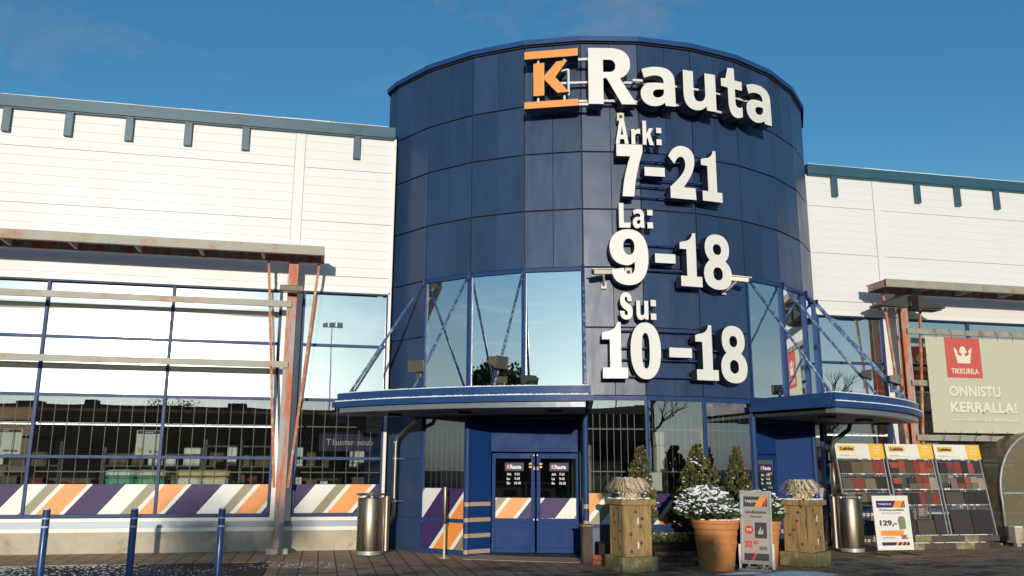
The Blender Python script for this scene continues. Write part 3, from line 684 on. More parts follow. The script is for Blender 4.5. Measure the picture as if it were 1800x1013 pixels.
# ------------------------------------------------------------------ canopies
RC=7.65
def canopy(a0,a1,label,strut_idx):
    n=20; ang=[a0+(a1-a0)*k/n for k in range(n+1)]
    am=(a0+a1)/2; x,y=rp(6.7,am)
    t=empty('entrance_canopy',(x,y,2.6),label,'canopy','entrance canopies')
    def ringbox(mb,ri,ro,z0,z1,aa0=a0,aa1=a1,mi=0):
        A=[aa0+(aa1-aa0)*k/n for k in range(n+1)]
        poly=[rp(ro,q) for q in A]+[rp(ri,q) for q in reversed(A)]
        mb.prism(poly,z0,z1,mi)
    d=.35 # degrees inset
    mb=MB(); ringbox(mb,5.66,RC-.02,2.90,2.935); mb.build('roof_slab',M['gutter'],t)
    mb=MB(); ringbox(mb,RC-.05,RC,2.80,2.955); ringbox(mb,RC-.05,RC+.06,2.70,2.80,a0-.5,a1+.5)
    for q,s in ((a0,-1),(a1,1)):
        p0,p1=Vector((*rp(5.70,q),0)),Vector((*rp(RC-.05,q),0)); dv=p1-p0; nn=Vector((dv.y,-dv.x,0)).normalized()
        w=Vector((math.cos(R_(q)),math.sin(R_(q)),0))*s
        mb.obox((p0.x,p0.y,2.80),dv,w*.04,(0,0,.155)); mb.obox((p0.x,p0.y,2.70),dv,w*.09,(0,0,.10))
    mb.build('fascia',M['blue_canopy'],t)
    mb=MB(); ringbox(mb,RC-.25,RC-.03,2.605,2.695,a0+d,a1-d); mb.build('gutter',M['gutter'],t)
    mb=MB(); ringbox(mb,5.72,RC-.255,2.60,2.66,a0+d,a1-d); mb.build('soffit',M['soffit'],t)
    for q in (a0+6,am,a1-5):
        mb=MB(); x,y=rp(6.9,q); mb.box(x-.12,x+.12,y-.12,y+.12,2.55,2.598); mb.build('soffit_light',M['lamp_dark'],t)
    # snow on the ledges
    mb=MB(); A=[a0+(a1-a0)*k/140 for k in range(141)]; rg=random.Random(5)
    for q0,q1 in zip(A,A[1:]):
        for ri,ro,zb,hm in ((RC-.22,RC-.004,2.956,.02),(RC+.002,RC+.052,2.801,.024)):
            h=rg.uniform(.5,1)*hm; r1=ro-rg.uniform(0,.006); P=[rp(ri,q0),rp(r1,q0),rp(r1,q1),rp(ri,q1)]; mb.prism(P,zb,zb+h)
    mb.build('snow',M['snow'],t)
    for i in strut_idx:
        q=T0+DT*i; x0,y0=rp(RF+.06,q); x1,y1=rp(7.52,q); s=MB(); s.tube([(x0,y0,5.38),(x1,y1,2.98)],.026,10)
        so_=s.build('strut',M['blue_strut'],t,smooth=True)
        s=MB(); s.bar((x0,y0,5.46),(x0,y0,5.30),.09,.03); s.box(x1-.06,x1+.06,y1-.06,y1+.06,2.935,2.96); s.bar((x1,y1,2.95),(x1-(x1-x0)*.03,y1-(y1-y0)*.03,3.03),.05,.05); s.build('strut_bracket',M['blue'],so_)
    return t
# struts are blue pipes crusted with frost
m=mat('frosted_strut',(.035,.10,.27),.4); b=m.node_tree; P_=b.nodes['Principled BSDF']; ng=b.nodes.new('ShaderNodeTexNoise'); ng.inputs['Scale'].default_value=14; ng.inputs['Detail'].default_value=5
ge=b.nodes.new('ShaderNodeNewGeometry'); b.links.new(ge.outputs['Position'],ng.inputs['Vector']); rr=b.nodes.new('ShaderNodeMapRange'); rr.inputs[1].default_value=.46; rr.inputs[2].default_value=.72; b.links.new(ng.outputs[0],rr.inputs[0])
mx=b.nodes.new('ShaderNodeMix'); mx.data_type='RGBA'; mx.inputs[6].default_value=(.035,.10,.27,1); mx.inputs[7].default_value=(.36,.42,.50,1); b.links.new(rr.outputs[0],mx.inputs[0]); b.links.new(mx.outputs[2],P_.inputs['Base Color']); M['blue_strut']=m
canopy(-53.8,-16.5,'blue curved entrance canopy with snowy ledge left of the opening hours',[1,2,3,4])
canopy(18.1,54.6,'blue curved entrance canopy with snowy ledge right of the opening hours',[7,8,9,10])
# ------------------------------------------------------------------ big letters on the tower
GL={
'R':path("M 0 0 L 0 100 L 46 100 C 74 100 88 89 88 72 C 88 58 79 50 66 46 L 100 0 L 69 0 L 38 46 L 31 46 L 31 0 Z M 31 79 L 44 79 C 52 79 57 74 57 68 C 57 61 52 57 44 57 L 31 57 Z"),
'a':path("M 100 1 L 71 1 L 69 9 C 60 2 50 -2 36 -2 C 14 -2 0 11 0 29 C 0 49 18 60 50 60 L 67 60 L 67 63 C 67 74 59 79 46 79 C 34 79 22 75 11 70 L 4 92 C 20 99 36 102 52 102 C 84 102 99 90 99 64 Z M 67 43 L 56 43 C 44 43 35 39 35 31 C 35 25 40 21 47 21 C 58 21 67 28 67 38 Z"),
'u':path("M 0 100 L 31 100 L 31 42 C 31 28 37 22 47 22 C 60 22 67 32 67 44 L 67 100 L 100 100 L 100 1 L 71 1 L 69 12 C 60 3 50 -2 37 -2 C 13 -2 0 13 0 38 Z"),
't':path("M 0 73 L 22 75 L 34 98 L 64 100 L 64 75 L 98 75 L 98 57 L 64 57 L 64 32 C 64 23 69 20 78 20 C 86 20 91 21 96 23 L 96 3 C 86 0 78 -2 68 -2 C 42 -2 31 10 31 30 L 31 57 L 0 57 Z"),
'K':path("M 0 0 L 0 96 L 31 97 L 31 58 L 66 98 L 97 100 L 62 52 L 100 6 L 68 5 L 31 47 L 31 0 Z"),
'1':path("M 28 84 C 46 86 56 90 61 100 L 75 100 L 75 19 L 100 19 L 100 0 L 2 0 L 2 19 L 31 19 L 31 69 L 0 69 L 0 80 C 10 83 20 83 28 84 Z"),
'7':path("M 0 100 L 100 100 L 100 86 C 82 60 68 30 64 0 L 20 0 C 24 30 36 54 52 77 L 0 77 Z"),
'2':path("M 4 0 L 100 0 L 98 22 L 54 22 C 76 38 98 54 98 76 C 98 92 78 101 52 101 C 28 101 10 92 0 79 L 22 65 C 30 76 38 80 47 80 C 58 80 63 74 63 66 C 63 52 42 40 4 21 Z"),
'9':path("M 4 27 L 35 30 C 37 21 42 18 50 18 C 62 18 66 28 64 42 C 58 37 52 35 44 35 C 17 35 0 47 0 68 C 0 88 20 101 50 101 C 82 101 100 84 100 52 C 100 18 82 -1 49 -1 C 22 -1 6 8 4 27 Z E 50 69 14.5 15 2.2"),
'8':path("M 50 101 C 80 101 94 90 94 75 C 94 63 87 57 78 52 C 92 46 100 38 100 26 C 100 8 80 -1 50 -1 C 20 -1 0 8 0 26 C 0 38 8 46 22 52 C 13 57 6 63 6 75 C 6 90 20 101 50 101 Z E 50 73 15 10 2.2 E 50 28 17 12 2.2"),
'0':path("E 50 50 50 51 2.25 E 50 50 13 32 2.6"),
'-':path("M 0 0 L 100 0 L 100 100 L 0 100 Z"),
'A':path("M 0 0 L 29 0 L 34 20 L 66 20 L 71 0 L 100 0 L 68 100 L 32 100 Z M 40 38 L 60 38 L 50 76 Z"),
'r':path("M 0 0 L 42 0 L 42 50 C 44 66 60 74 100 68 L 100 100 C 72 104 50 98 40 82 L 40 98 L 0 98 Z"),
'k':path("M 0 0 L 35 0 L 35 22 L 44 31 L 62 0 L 100 0 L 68 46 L 97 70 L 60 70 L 35 46 L 35 100 L 0 100 Z"),
'L':path("M 0 0 L 100 0 L 100 20 L 42 20 L 42 100 L 0 100 Z"),
'S':path("M 96 68 C 96 90 80 101 50 101 C 20 101 3 90 3 70 C 3 52 18 45 38 38 C 56 32 62 29 62 23 C 62 18 58 15 50 15 C 40 15 36 20 36 31 L 0 31 C 0 10 18 -1 50 -1 C 82 -1 100 9 100 28 C 100 45 86 53 64 60 C 46 66 40 69 40 76 C 40 82 44 85 50 85 C 58 85 62 80 62 68 Z"),
'dot':path("M 0 0 L 100 0 L 100 100 L 0 100 Z"),
}
SR=6.0
def letter(par,ch,a0,a1,z0,z1,r=SR,depth=.16,face='sign_white',name='letter',side='sign_side'):
    am=R_((a0+a1)/2); w=2*r*math.tan(R_((a1-a0)/2)); h=z1-z0
    U=Vector((math.cos(am),math.sin(am),0)); N=Vector((math.sin(am),-math.cos(am),0)); O=Vector((TX,TY,z0))+N*r-U*w/2
    return place_shape(name,GL[ch],depth,lambda x,y:(x/100*w,y/100*h),O,U,(0,0,1),N,[M[face],M[side]],par)
x,y=rp(6.0,-2)
sign=empty('store_sign',(x,y,8.6),'big store name of white raised letters and an orange K emblem high on the tower','sign')
letter(sign,'dot',-27.4,-17.35,9.63,9.79,6.1,.27,'sign_orange','emblem_bar'); letter(sign,'dot',-27.4,-17.35,8.57,8.71,6.1,.27,'sign_orange','emblem_bar')
letter(sign,'K',-25.7,-19.1,8.83,9.55,6.1,.2,'sign_orange','emblem_letter')
for ch,a0,a1,z0,z1 in (('R',-15.45,-6.6,8.60,9.79),('a',-5.8,.95,8.61,9.42),('u',2.6,9.5,8.62,9.43),('t',10.85,16.0,8.62,9.68),('a',16.8,23.8,8.63,9.45)): letter(sign,ch,a0,a1,z0,z1,6.1,.30)
def rail(par,a0,a1,z,r,h=.045,m='snow_bar',n=10):
    mb=MB()
    P=[rp(r,a0+(a1-a0)*k/n) for k in range(n+1)]; Q=[rp(r-.05,a0+(a1-a0)*k/n) for k in range(n+1)]
    mb.prism(P+Q[::-1],z-h/2,z+h/2); o=mb.build('rail',M[m],par)
    mb=MB()
    for k in range(1,n,3):
        x0,y0=rp(r-.04,a0+(a1-a0)*k/n); x1,y1=rp(RF-.01,a0+(a1-a0)*k/n); mb.bar((x0,y0,z),(x1,y1,z),.03,.03)
    mb.build('rail_bracket',M[m],o); return o
rail(sign,-24,23,9.18,5.86); rail(sign,-24,23,8.78,5.86)
for z in (9.6,8.64): rail(sign,-17.3,-15.2,z,6.02,.05,n=4)
rail(sign,-7,-5,9.17,6.0,.05,n=4)
for a in (-25,-20): 
    for z0,z1 in ((8.7,8.84),(9.54,9.64)): mb=MB(); x,y=rp(6.0,a); mb.box(x-.02,x+.02,y-.02,y+.02,z0,z1); mb.build('emblem_stud',M['snow_bar'],sign)
mb=MB()
x,y=rp(6.0,-19.2); mb.box(x-.02,x+.02,y-.02,y+.02,8.84,9.4); mb.bar((x,y,9.4),(*rp(6.0,-21),9.36),.03,.03)
mb.build('emblem_bracket',M['snow_bar'],sign)
def hours(label,zb,big,small,bars):
    x,y=rp(SR,0); t=empty('opening_hours_sign',(x,y,zb),label,'sign','opening hours signs on the tower')
    for ch,a0,a1,z0,z1 in big: letter(t,ch,a0,a1,z0,z1,SR,.22,name='dash' if ch=='-' else 'numeral')
    for ch,a0,a1,z0,z1 in small: letter(t,ch,a0,a1,z0,z1,SR-.03,.12,name='colon_dot' if ch=='dot' else 'letter')
    for a0,a1,z in bars: rail(t,a0,a1,z,5.78,.03,'blue')
hours('Ark: 7-21, the uppermost opening hours line in white raised figures',6.75,
 [('7',-10.4,-5.5,6.75,7.81),('-',-5.2,-1.3,7.18,7.36),('2',-.5,4.9,6.76,7.84),('1',6.2,10.65,6.77,7.83)],
 [('A',-10.45,-8.0,7.83,8.33),('r',-7.45,-5.75,7.83,8.15),('k',-5.3,-3.15,7.83,8.33),('dot',-2.6,-1.6,7.84,7.96),('dot',-2.6,-1.6,8.09,8.2)],[(-9,9,7.58),(-9,9,7.2),(-9,9,7.05),(-9,9,6.83)])
hours('La: 9-18, the middle opening hours line in white raised figures',5.0,
 [('9',-12.05,-4.95,5.01,6.08),('-',-3.7,.2,5.45,5.63),('1',1.1,5.45,5.02,6.08),('8',5.85,11.9,5.01,6.09)],
 [('L',-10.15,-8.05,6.13,6.62),('a',-7.6,-5.45,6.13,6.5),('dot',-4.85,-3.8,6.13,6.25),('dot',-4.85,-3.8,6.39,6.5)],[(-10,10,5.86),(-10,10,5.36)])
hours('Su: 10-18, the lowest opening hours line in white raised figures',3.23,
 [('1',-13.7,-9.2,3.24,4.29),('0',-8.65,-3.15,3.24,4.28),('-',-1.6,2.75,3.65,3.83),('1',3.5,8.0,3.24,4.29),('8',8.6,14.45,3.22,4.30)],
 [('S',-10.35,-8.05,4.35,4.86),('u',-7.35,-5.15,4.35,4.71),('dot',-4.7,-3.7,4.35,4.47),('dot',-4.7,-3.7,4.61,4.73)],[(-12,12,4.17),(-12,12,3.84),(-12,12,3.62),(-12,12,3.3)])
# ------------------------------------------------------------------ cameras and sensors on the tower
def bullet(a,z,tilt,label,flip):
    x,y=rp(RF+.02,a); t=empty('security_camera',(x,y,z),label,'camera','security cameras beside the middle opening hours',rz=R_(a))
    L=.44; d=Vector((flip*.86,-.5,-.12)).normalized(); s=Vector((flip*-.05,-.30,.05))
    b=MB(); p0=s-d*.1; b.bar(p0,p0+d*L,.09,.085); b.build('housing',M['cam_body'],t,local=True,bevel=.01)
    b=MB(); b.bar(p0+Vector((0,0,.062))-d*.02,p0+d*(L+.06)+Vector((0,0,.055)),.115,.014); b.build('sun_hood',M['paper'],t,local=True)
    b=MB(); b.bar(p0+d*L,p0+d*(L+.012),.07,.065); b.build('lens_window',M['black'],t,local=True)
    b=MB(); b.tube([(0,0,-.14),(0,-.12,-.14),s+d*.1+Vector((0,0,-.05))],.022,8); b.box(-.05,.05,-.02,.0,-.21,-.07); b.build('bracket',M['cam_body'],t,local=True)
bullet(-12.9,5.20,0,'white camera on an arm left of the figure 9',-1)
bullet(12.3,5.20,0,'white camera on an arm right of the figure 8 of the middle hours line',1)
def sensor(a,z,label,cable=True):
    x,y=rp(RF,a); t=empty('sensor_box',(x,y,z),label,'sensor',rz=R_(a)); b=MB(); b.box(-.07,.07,-.2,-.08,0,.17); b.build('housing',M['cam_body'],t,local=True,bevel=.008)
    b=MB(); b.tube([(0,-.2,.085),(0,-.212,.085)],.035,12); b.build('lens',M['black'],t,local=True)
    b=MB(); b.box(-.03,.03,-.08,0,.05,.1); b.tube([(.03,-.1,.17),(.02,-.12,.26),(-.04,-.08,.34)],.008,6); b.build('bracket',M['snow_bar'],t,local=True)
sensor(-9.2,8.36,'small cream sensor box between the big R and the A below it'); sensor(-8.4,5.2,'small cream sensor box seen inside the lower curl of the figure 9')
# ------------------------------------------------------------------ floodlights
def flood(x,y,z,rz,tilt,label,grp='floodlights on the canopy struts',s=1,body='lamp_body'):
    t=empty('floodlight',(x,y,z),label,'floodlight',grp,rz=rz)
    Rm=Matrix.Rotation(tilt,4,'X')
    def tf(mb): mb.v=[tuple(Rm@Vector(v)*s) for v in mb.v]; return mb
    b=MB(); w,h,d=.17,.11,.13
    P=[(-w,-d,-h),(w,-d,-h),(w,-d,h),(-w,-d,h)]; Q=[(-w*.8,d*.6,-h*.5),(w*.8,d*.6,-h*.5),(w*.8,d*.6,h*.7),(-w*.8,d*.6,h*.7)]
    b.quad(P); b.quad(Q[::-1])
    for k in range(4): j=(k+1)%4; b.quad([P[k],Q[k],Q[j],P[j]])
    tf(b).build('housing',M[body],t,local=True,bevel=.006)
    b=MB(); b.box(-w*.85,w*.85,-d-.012,-d-.002,-h*.8,h*.8); tf(b).build('lens',M['lens'],t,local=True)
    b=MB(); b.box(-w-.012,w+.012,-d-.03,-d+.01,h+.002,h+.014); b.box(-w-.012,w+.012,-d-.03,-d+.01,-h-.014,-h-.002); b.box(-w-.014,-w-.002,-d-.03,-d+.01,-h,h); b.box(w+.002,w+.014,-d-.03,-d+.01,-h,h); tf(b).build('rim',M[body],t,local=True)
    b=MB(); b.box(-.03,.03,.0,.03,-h-.13*1,-h*.5); b.box(-.02,.02,-.04,.04,-h-.15,-h-.12); b.build('bracket',M['lamp_dark'],t,local=True)
flood(1.576,-2.871,3.40,R_(-25),R_(12),'tan floodlight on the strut, leftmost above the left canopy',s=.78)
flood(2.816,-3.76,3.40,R_(40),R_(10),'tan floodlight with tilted hood on the third strut above the left canopy',s=.85)
flood(2.87,-3.92,3.08,R_(20),R_(10),'small tan floodlight just above the left canopy edge beside the third strut',s=.45)
flood(3.37,-4.0,3.09,R_(-150),R_(10),'small dark floodlight peeping over the middle of the left canopy edge',s=.7,body='lamp_dark')
flood(10.055,-3.531,3.40,R_(60),R_(5),'dark floodlight on the right canopy, nearer the tower',s=.8,body='lamp_dark')
flood(11.262,-2.661,3.42,R_(75),R_(5),'dark floodlight on the right canopy strut, rightmost',s=.9,body='lamp_dark')
# ------------------------------------------------------------------ steel sunshade frames on the wings
def sunshade(posts,xa,xb,label,deckend,lamps):
    t=empty('sunshade_frame',(posts[0],-.55,0),label,'sunshade','steel sunshade frames in front of the wings')
    # top deck
    mb=MB(); mb.box(xa,xb,-1.20,-1.185,5.73,5.91); mb.box(xa,xb,-1.185,-1.11,5.895,5.91); mb.box(xa,xb,-1.185,-1.11,5.73,5.745); mb.build('front_beam',M['grey_paint'],t)
    mb=MB(); mb.box(xa,xb,-.53,-.515,5.72,5.9); mb.box(xa,xb,-.515,-.44,5.885,5.9); mb.box(xa,xb,-.515,-.44,5.72,5.735); mb.build('rear_beam',M['rust'],t)
    n=int(abs(xb-xa)/1.17); s=1 if deckend==xa else -1
    for k in range(n+1):
        x=deckend+s*(.03+1.17*k) if k else deckend+s*.03
        mb=MB(); mb.box(x-.03,x+.03,-1.108,-.532,5.74,5.88); mb.build('rib',M['grey_paint'] if k else M['rust'],t)
    mb=MB(); y=-1.10
    while y<-.54: mb.box(xa+.02,xb-.02,y,y+.035,5.892,5.91); y+=.062
    mb.build('deck_grating',M['galv'],t)
    for px in posts:
        mb=MB(); mb.box(px-.095,px+.095,-.60,-.585,.1,5.715); mb.box(px-.095,px+.095,-.46,-.445,.1,5.715); mb.box(px-.01,px+.01,-.583,-.462,.1,5.715)
        mb.build('post',M['rust'],t)
        for sx in (-1,1):
            mb=MB(); mb.bar((px+sx*.50,-.55,5.70),(px+sx*.13,-.55,1.22),.05,.05,upv=(0,1,0)); mb.build('brace_rod',M['rust_rod'],t)
        mb=MB(); mb.box(px-.2,px+.2,-.70,-.36,-.02,.1); mb.build('footing',M['concrete'],t,bevel=.02)
    for z in (4.82,3.60)+((2.34,) if deckend==xa else ()):
        e=posts[0]-.0
        a,b=(xa,posts[0]-.0) if deckend==xb else (posts[0],xb)
        mb=MB(); mb.box(a,b,-.66,-.648,z-.062,z+.062); mb.box(a,b,-.648,-.605,z+.05,z+.062); mb.box(a,b,-.648,-.605,z-.062,z-.05); mb.build('louvre',M['grey_paint'],t)
    return t
sunshade([-.77],-14,-.17,'rust streaked steel sunshade frame in front of the left windows',-.17,0)
sunshade([13.28],12.42,30,'rust streaked steel sunshade frame that carries the banner on the right wing',12.42,0)
t=empty('floodlight',(-.77,-.82,5.08),'flat brown floodlight clamped to the left rusty post','floodlight'); b=MB(); b.box(-1.0,-.54,-.95,-.72,5.03,5.15); b.build('housing',M['lamp_body'],t,bevel=.015)
b=MB(); b.box(-.95,-.59,-.93,-.74,5.018,5.028); b.build('lens',M['lens'],t); b=MB(); b.box(-.85,-.69,-.72,-.6,5.05,5.12); b.build('bracket',M['lamp_body'],t)
for sx,w in ((-1,'left'),(1,'right')):
    t=empty('floodlight',(13.28+sx*.45,-.7,5.55),'dark wedge shaped floodlight on the '+w+' of the right rusty post','floodlight','wedge floodlights on the right post')
    b=MB(); x0=13.28+sx*.14; x1=13.28+sx*.85
    A=[(x0,-.95,5.32),(x0,-.5,5.32),(x0,-.5,5.68),(x0,-.95,5.62)]; B=[(x1,-.95,5.34),(x1,-.5,5.34),(x1,-.5,5.39),(x1,-.95,5.37)]
    if sx<0: A,B=A[::-1],B[::-1]
    b.quad(A); b.quad(B[::-1])
    for k in range(4): j=(k+1)%4; b.quad([A[j],A[k],B[k],B[j]])
    b.build('housing',M['lamp_dark'],t,bevel=.008)
    b=MB(); b.box(min(x0,x1)+.05,max(x0,x1)-.05,-.9,-.55,5.30,5.316); b.build('lens',M['lens'],t)
    b=MB(); b.box(13.28+sx*.10-.02,13.28+sx*.10+.02,-.75,-.6,5.4,5.5); b.build('bracket',M['lamp_dark'],t)
# ------------------------------------------------------------------ banner
t=empty('advert_banner',(15.6,-.72,2.45),'pale green mesh banner with red crown square laced to the right steel frame','banner')
x0,x1,z0,z1=13.66,18.6,2.46,4.69; Y=-.74
mb=MB(); mb.box(x0+.06,x1-.06,Y,Y+.006,z0+.06,z1-.06); mb.build('mesh_cloth',M['scrim'],t)
mb=MB(); mb.box(x0,x0+.06,Y-.001,Y+.007,z0,z1); mb.box(x1-.06,x1,Y-.001,Y+.007,z0,z1); mb.box(x0+.06,x1-.06,Y-.001,Y+.007,z0,z0+.06); mb.box(x0+.06,x1-.06,Y-.001,Y+.007,z1-.06,z1); mb.build('hem',M['scrim_edge'],t)
mb=MB(); mb.box(14.17,15.13,Y-.003,Y+.009,3.735,4.69); mb.build('red_square',M['banner_red'],t)
CR=path("M 14 0 L 86 0 L 90 36 C 96 44 92 56 98 66 L 100 92 L 96 94 C 94 86 90 82 86 80 C 82 76 80 66 84 56 C 76 46 68 40 62 44 C 56 50 56 56 60 60 C 72 58 76 74 66 78 C 68 94 56 100 50 100 C 44 100 32 94 34 78 C 24 74 28 58 40 60 C 44 56 44 50 38 44 C 32 40 24 46 16 56 C 20 66 18 76 14 80 C 10 82 6 86 4 94 L 0 92 L 2 66 C 8 56 4 44 10 36 Z")
place_shape('crown_emblem',CR,.018,lambda x,y:(x/100*.48,y/100*.40),(14.41,-.746,4.08),(1,0,0),(0,0,1),(0,-1,0),[M['banner_text'],M['banner_text']],t)
mb=MB()
add_text(mb,'TIKKURILA',(14.29,Y-.005,3.83),(1,0,0),(0,0,1),.74,.13,0,.02,.018,(0,1,0)); mb.build('lettering',M['banner_text'],t)
mb=MB()
for txt,x,z,w,h,bo in (('ONNISTU',14.17,3.30,1.40,.25,.035),('KERRALLA!',14.17,2.93,1.80,.25,.035),('www.tikkurila.fi/savylupaus',14.17,2.70,1.82,.125,.022)):
    add_text(mb,txt,(x+.016,Y-.003,z-.018),(1,0,0),(0,0,1),w,h,1,bo+.004); add_text(mb,txt,(x,Y-.006,z),(1,0,0),(0,0,1),w,h,0,bo,.018,(0,1,0))
mb.build('lettering',[M['banner_text'],M['banner_shadow']],t)
mb=MB(); x=x0+.3
while x<x1: mb.tube([(x,Y-.01,z1-.04),(x+.01,Y-.01,z1+.09),(x+.01,Y+.05,z1+.2)],.006,5); mb.tube([(x,Y-.01,z0+.04),(x-.02,Y-.01,z0-.05),(x-.02,Y+.05,z0-.19)],.006,5); x+=.42
z=z0+.2
while z<z1: mb.tube([(x0+.03,Y-.01,z),(x0-.08,Y+.0,z-.01)],.005,5); z+=.32
mb.build('lacing',M['lamp_dark'],t)
# ------------------------------------------------------------------ bollards
def bollard(x,y,label,h=1.0):
    t=empty('bollard',(x,y,0),label,'bollard','blue bollards along the car park edge'); r=.052
    b=MB(); b.lathe([(r,-.1),(r,h-.012),(r*.9,h),(r*.35,h+.006),(0.001,h+.007)],(0,0,0),20); b.build('post',M['bollard'],t,local=True,autos=True)
    b=MB(); b.lathe([(r+.0015,h-.135),(r+.0015,h-.115)],(0,0,0),20); b.lathe([(r+.0015,h-.255),(r+.0015,h-.23)],(0,0,0),20); b.build('white_band',M['txt_white'],t,local=True,smooth=True)
    b=MB(); b.lathe([(r*.95,h-.002),(r*.8,h+.014),(.001,h+.016)],(0,0,0),16); b.build('frost_cap',M['snow'],t,local=True,smooth=True)
bollard(-3.86,-4.19,'leftmost of the three blue bollards with white bands'); bollard(-2.66,-4.25,'middle one of the three blue bollards with white bands'); bollard(-1.43,-4.31,'rightmost of the three blue bollards, in front of the rusty post')
# ------------------------------------------------------------------ litter bins, ash post
def litter_bin(x,y,label,rz=0):
    t=empty('litter_bin',(x,y,0),label,'bin','steel litter bins',rz=rz)
    b=MB(); b.lathe([(.235,.02),(.235,.09)],(0,0,0),32); b.build('foot_ring',M['galv'],t,local=True,smooth=True)
    b=MB(); b.lathe([(.24,.09),(.245,.10),(.245,1.04),(.24,1.05),(.20,1.05)],(0,0,0),40); b.build('body',M['steel'],t,local=True,autos=True)
    b=MB(); b.lathe([(.20,1.05),(.20,1.02),(.0,1.0)],(0,0,0),32); b.build('inner_bucket',M['black'],t,local=True,smooth=True)
    b=MB(); b.lathe([(.205,1.095),(.275,1.10),(.28,1.115),(.275,1.13),(.19,1.135),(.19,1.12),(.205,1.095)],(0,0,0),40); b.build('lid_ring',M['steel'],t,local=True,autos=True)
    b=MB()
    for a in (30,150,270): b.box(.21*math.cos(R_(a))-.015,.21*math.cos(R_(a))+.015,.21*math.sin(R_(a))-.006,.21*math.sin(R_(a))+.006,1.04,1.10)
    b.build('lid_support',M['galv'],t,local=True)
    b=MB(); b.lathe([(.062,.08),(.062,1.08),(.05,1.09),(.0,1.09)],(.30,-.03,0),18); b.build('ash_tube',M['steel'],t,local=True,autos=True)
    b=MB(); b.tube([(.245,-.06,.05),(.245,-.06,1.05)],.011,8); b.build('side_rod',M['galv'],t,local=True,smooth=True)
litter_bin(.93,-1.15,'steel litter bin against the white base left of the tower'); litter_bin(10.42,-2.15,'steel litter bin behind the white framed board near the stone samples',rz=R_(165))
t=empty('ash_post',(2.25,-1.86,0),'slim steel ash post standing in front of the striped window left of the doors','ash post')
b=MB(); b.lathe([(.022,0),(.022,.62)],(2.25,-1.86,0),12); b.build('post',M['cream'],t,smooth=True)
b=MB(); b.lathe([(.03,.6),(.045,.62),(.045,1.26),(.04,1.275),(0,1.275)],(2.25,-1.86,0),16); b.build('ash_tube',M['steel'],t,smooth=True)
b=MB(); b.lathe([(.10,.0),(.10,.012),(0,.012)],(2.25,-1.86,0),16); b.build('foot_plate',M['galv'],t)
# ------------------------------------------------------------------ wooden pedestals with dried grass
def pedestal(x,y,h,rz,label):
    t=empty('pedestal_planter',(x,y,0),label,'planter','wooden pedestal planters',rz=rz)
    b=MB(); b.box(-.32,.32,-.32,.32,0,.235); b.build('base_block',M['moss'],t,local=True,bevel=.015)
    b=MB(); b.prism([(-.25,-.25),(.25,-.25),(.25,.25),(-.25,.25)],.235,h-.1); b.build('body',M['wood'],t,local=True,bevel=.006)
    b=MB()
    for sx in (-.235,.19):
        b.box(sx,sx+.045,-.262,-.251,.24,h-.1); 
    for sy in (-.235,.19): b.box(-.262,-.251,sy,sy+.045,.24,h-.1)
    b.build('corner_batten',M['wood'],t,local=True,bevel=.003)
    b=MB(); b.box(-.31,.31,-.31,.31,h-.1,h-.01); b.build('cap',M['wood'],t,local=True,bevel=.008)
    b=MB(); rg=random.Random(int(x*10)); 
    for k in range(6):
        px=rg.uniform(-.14,.12); pz=.32+k*.125+rg.uniform(-.03,.03); a=rg.uniform(0,1.5); q=[]
        for j in range(4): c=a+j*1.57; q.append((px+.038*math.cos(c),-.2515,pz+.038*math.sin(c)))
        b.quad(q[::1]); q=[(-.2515,px+.02+.034*math.cos(a+j*1.57),pz+.05+.034*math.sin(a+j*1.57)) for j in range(4)]; b.quad(q[::-1])
    b.build('dark_plate',M['wood_dark'],t,local=True)
    b=MB(); b.box(-.012,.012,-.256,-.2515,.74,.84); b.box(-.012,.012,-.256,-.2515,.36,.46); b.build('white_reflector',M['txt_white'],t,local=True)
    b=MB()
    for k in range(60):
        a=rg.uniform(0,6.28); r=rg.uniform(.1,.28); px,py=max(-.29,min(.27,r*math.cos(a)*1.3)),max(-.29,min(.27,r*math.sin(a)*1.3)); w=rg.uniform(.02,.06); b.box(px-w/2,px+w/2,py-w/2,py+w/2,h-.009,h+rg.uniform(0,.014))
    b.build('snow',M['snow'],t,local=True)
    return t
pedestal(4.98,-4.30,1.14,R_(8),'tall wooden pedestal planter with reflectors, left of the terracotta pot')
pedestal(8.22,-4.10,1.11,R_(34),'tall wooden pedestal planter right of the small leaning sale board')
def dried_grass(x,y,z,label,seed):
    t=empty('dried_grass',(x,y,z),label,'plant','dried grass tufts on the pedestals'); rg=random.Random(seed); b=MB(); sn=MB()
    for k in range(520):
        a=rg.uniform(0,6.28); L=rg.uniform(.10,.22); hh=rg.uniform(.09,.27); w=rg.uniform(.004,.009); P=[]
        r0=rg.uniform(0,.17)
        for j in range(5):
            s=j/4; r=r0+L*s; zz=hh*math.sin(min(1,s*1.15)*math.pi*.82)*(1)+.01; P.append(Vector((r*math.cos(a+s*.3),r*math.sin(a+s*.3),zz)))
        tn=Vector((-math.sin(a),math.cos(a),0))*w
        for j in range(4): b.quad([P[j]-tn,P[j+1]-tn*(.8),P[j+1]+tn*.8,P[j]+tn],k%2)
    b.build('blades',[M['straw'],M['straw']],t,local=True); t.scale=(1.12,1.12,1.22)
    for k in range(200):
        a=rg.uniform(0,6.28); r=rg.uniform(0,.24); p=Vector((r*math.cos(a),r*math.sin(a),.235-r*r*3.2+rg.uniform(-.02,.015))); s=rg.uniform(.012,.03)
        sn.obox(p,(s,0,rg.uniform(-.01,.01)),(0,s,0),(0,0,s*.6))
    sn.build('snow',M['snow'],t,local=True,bevel=.003)
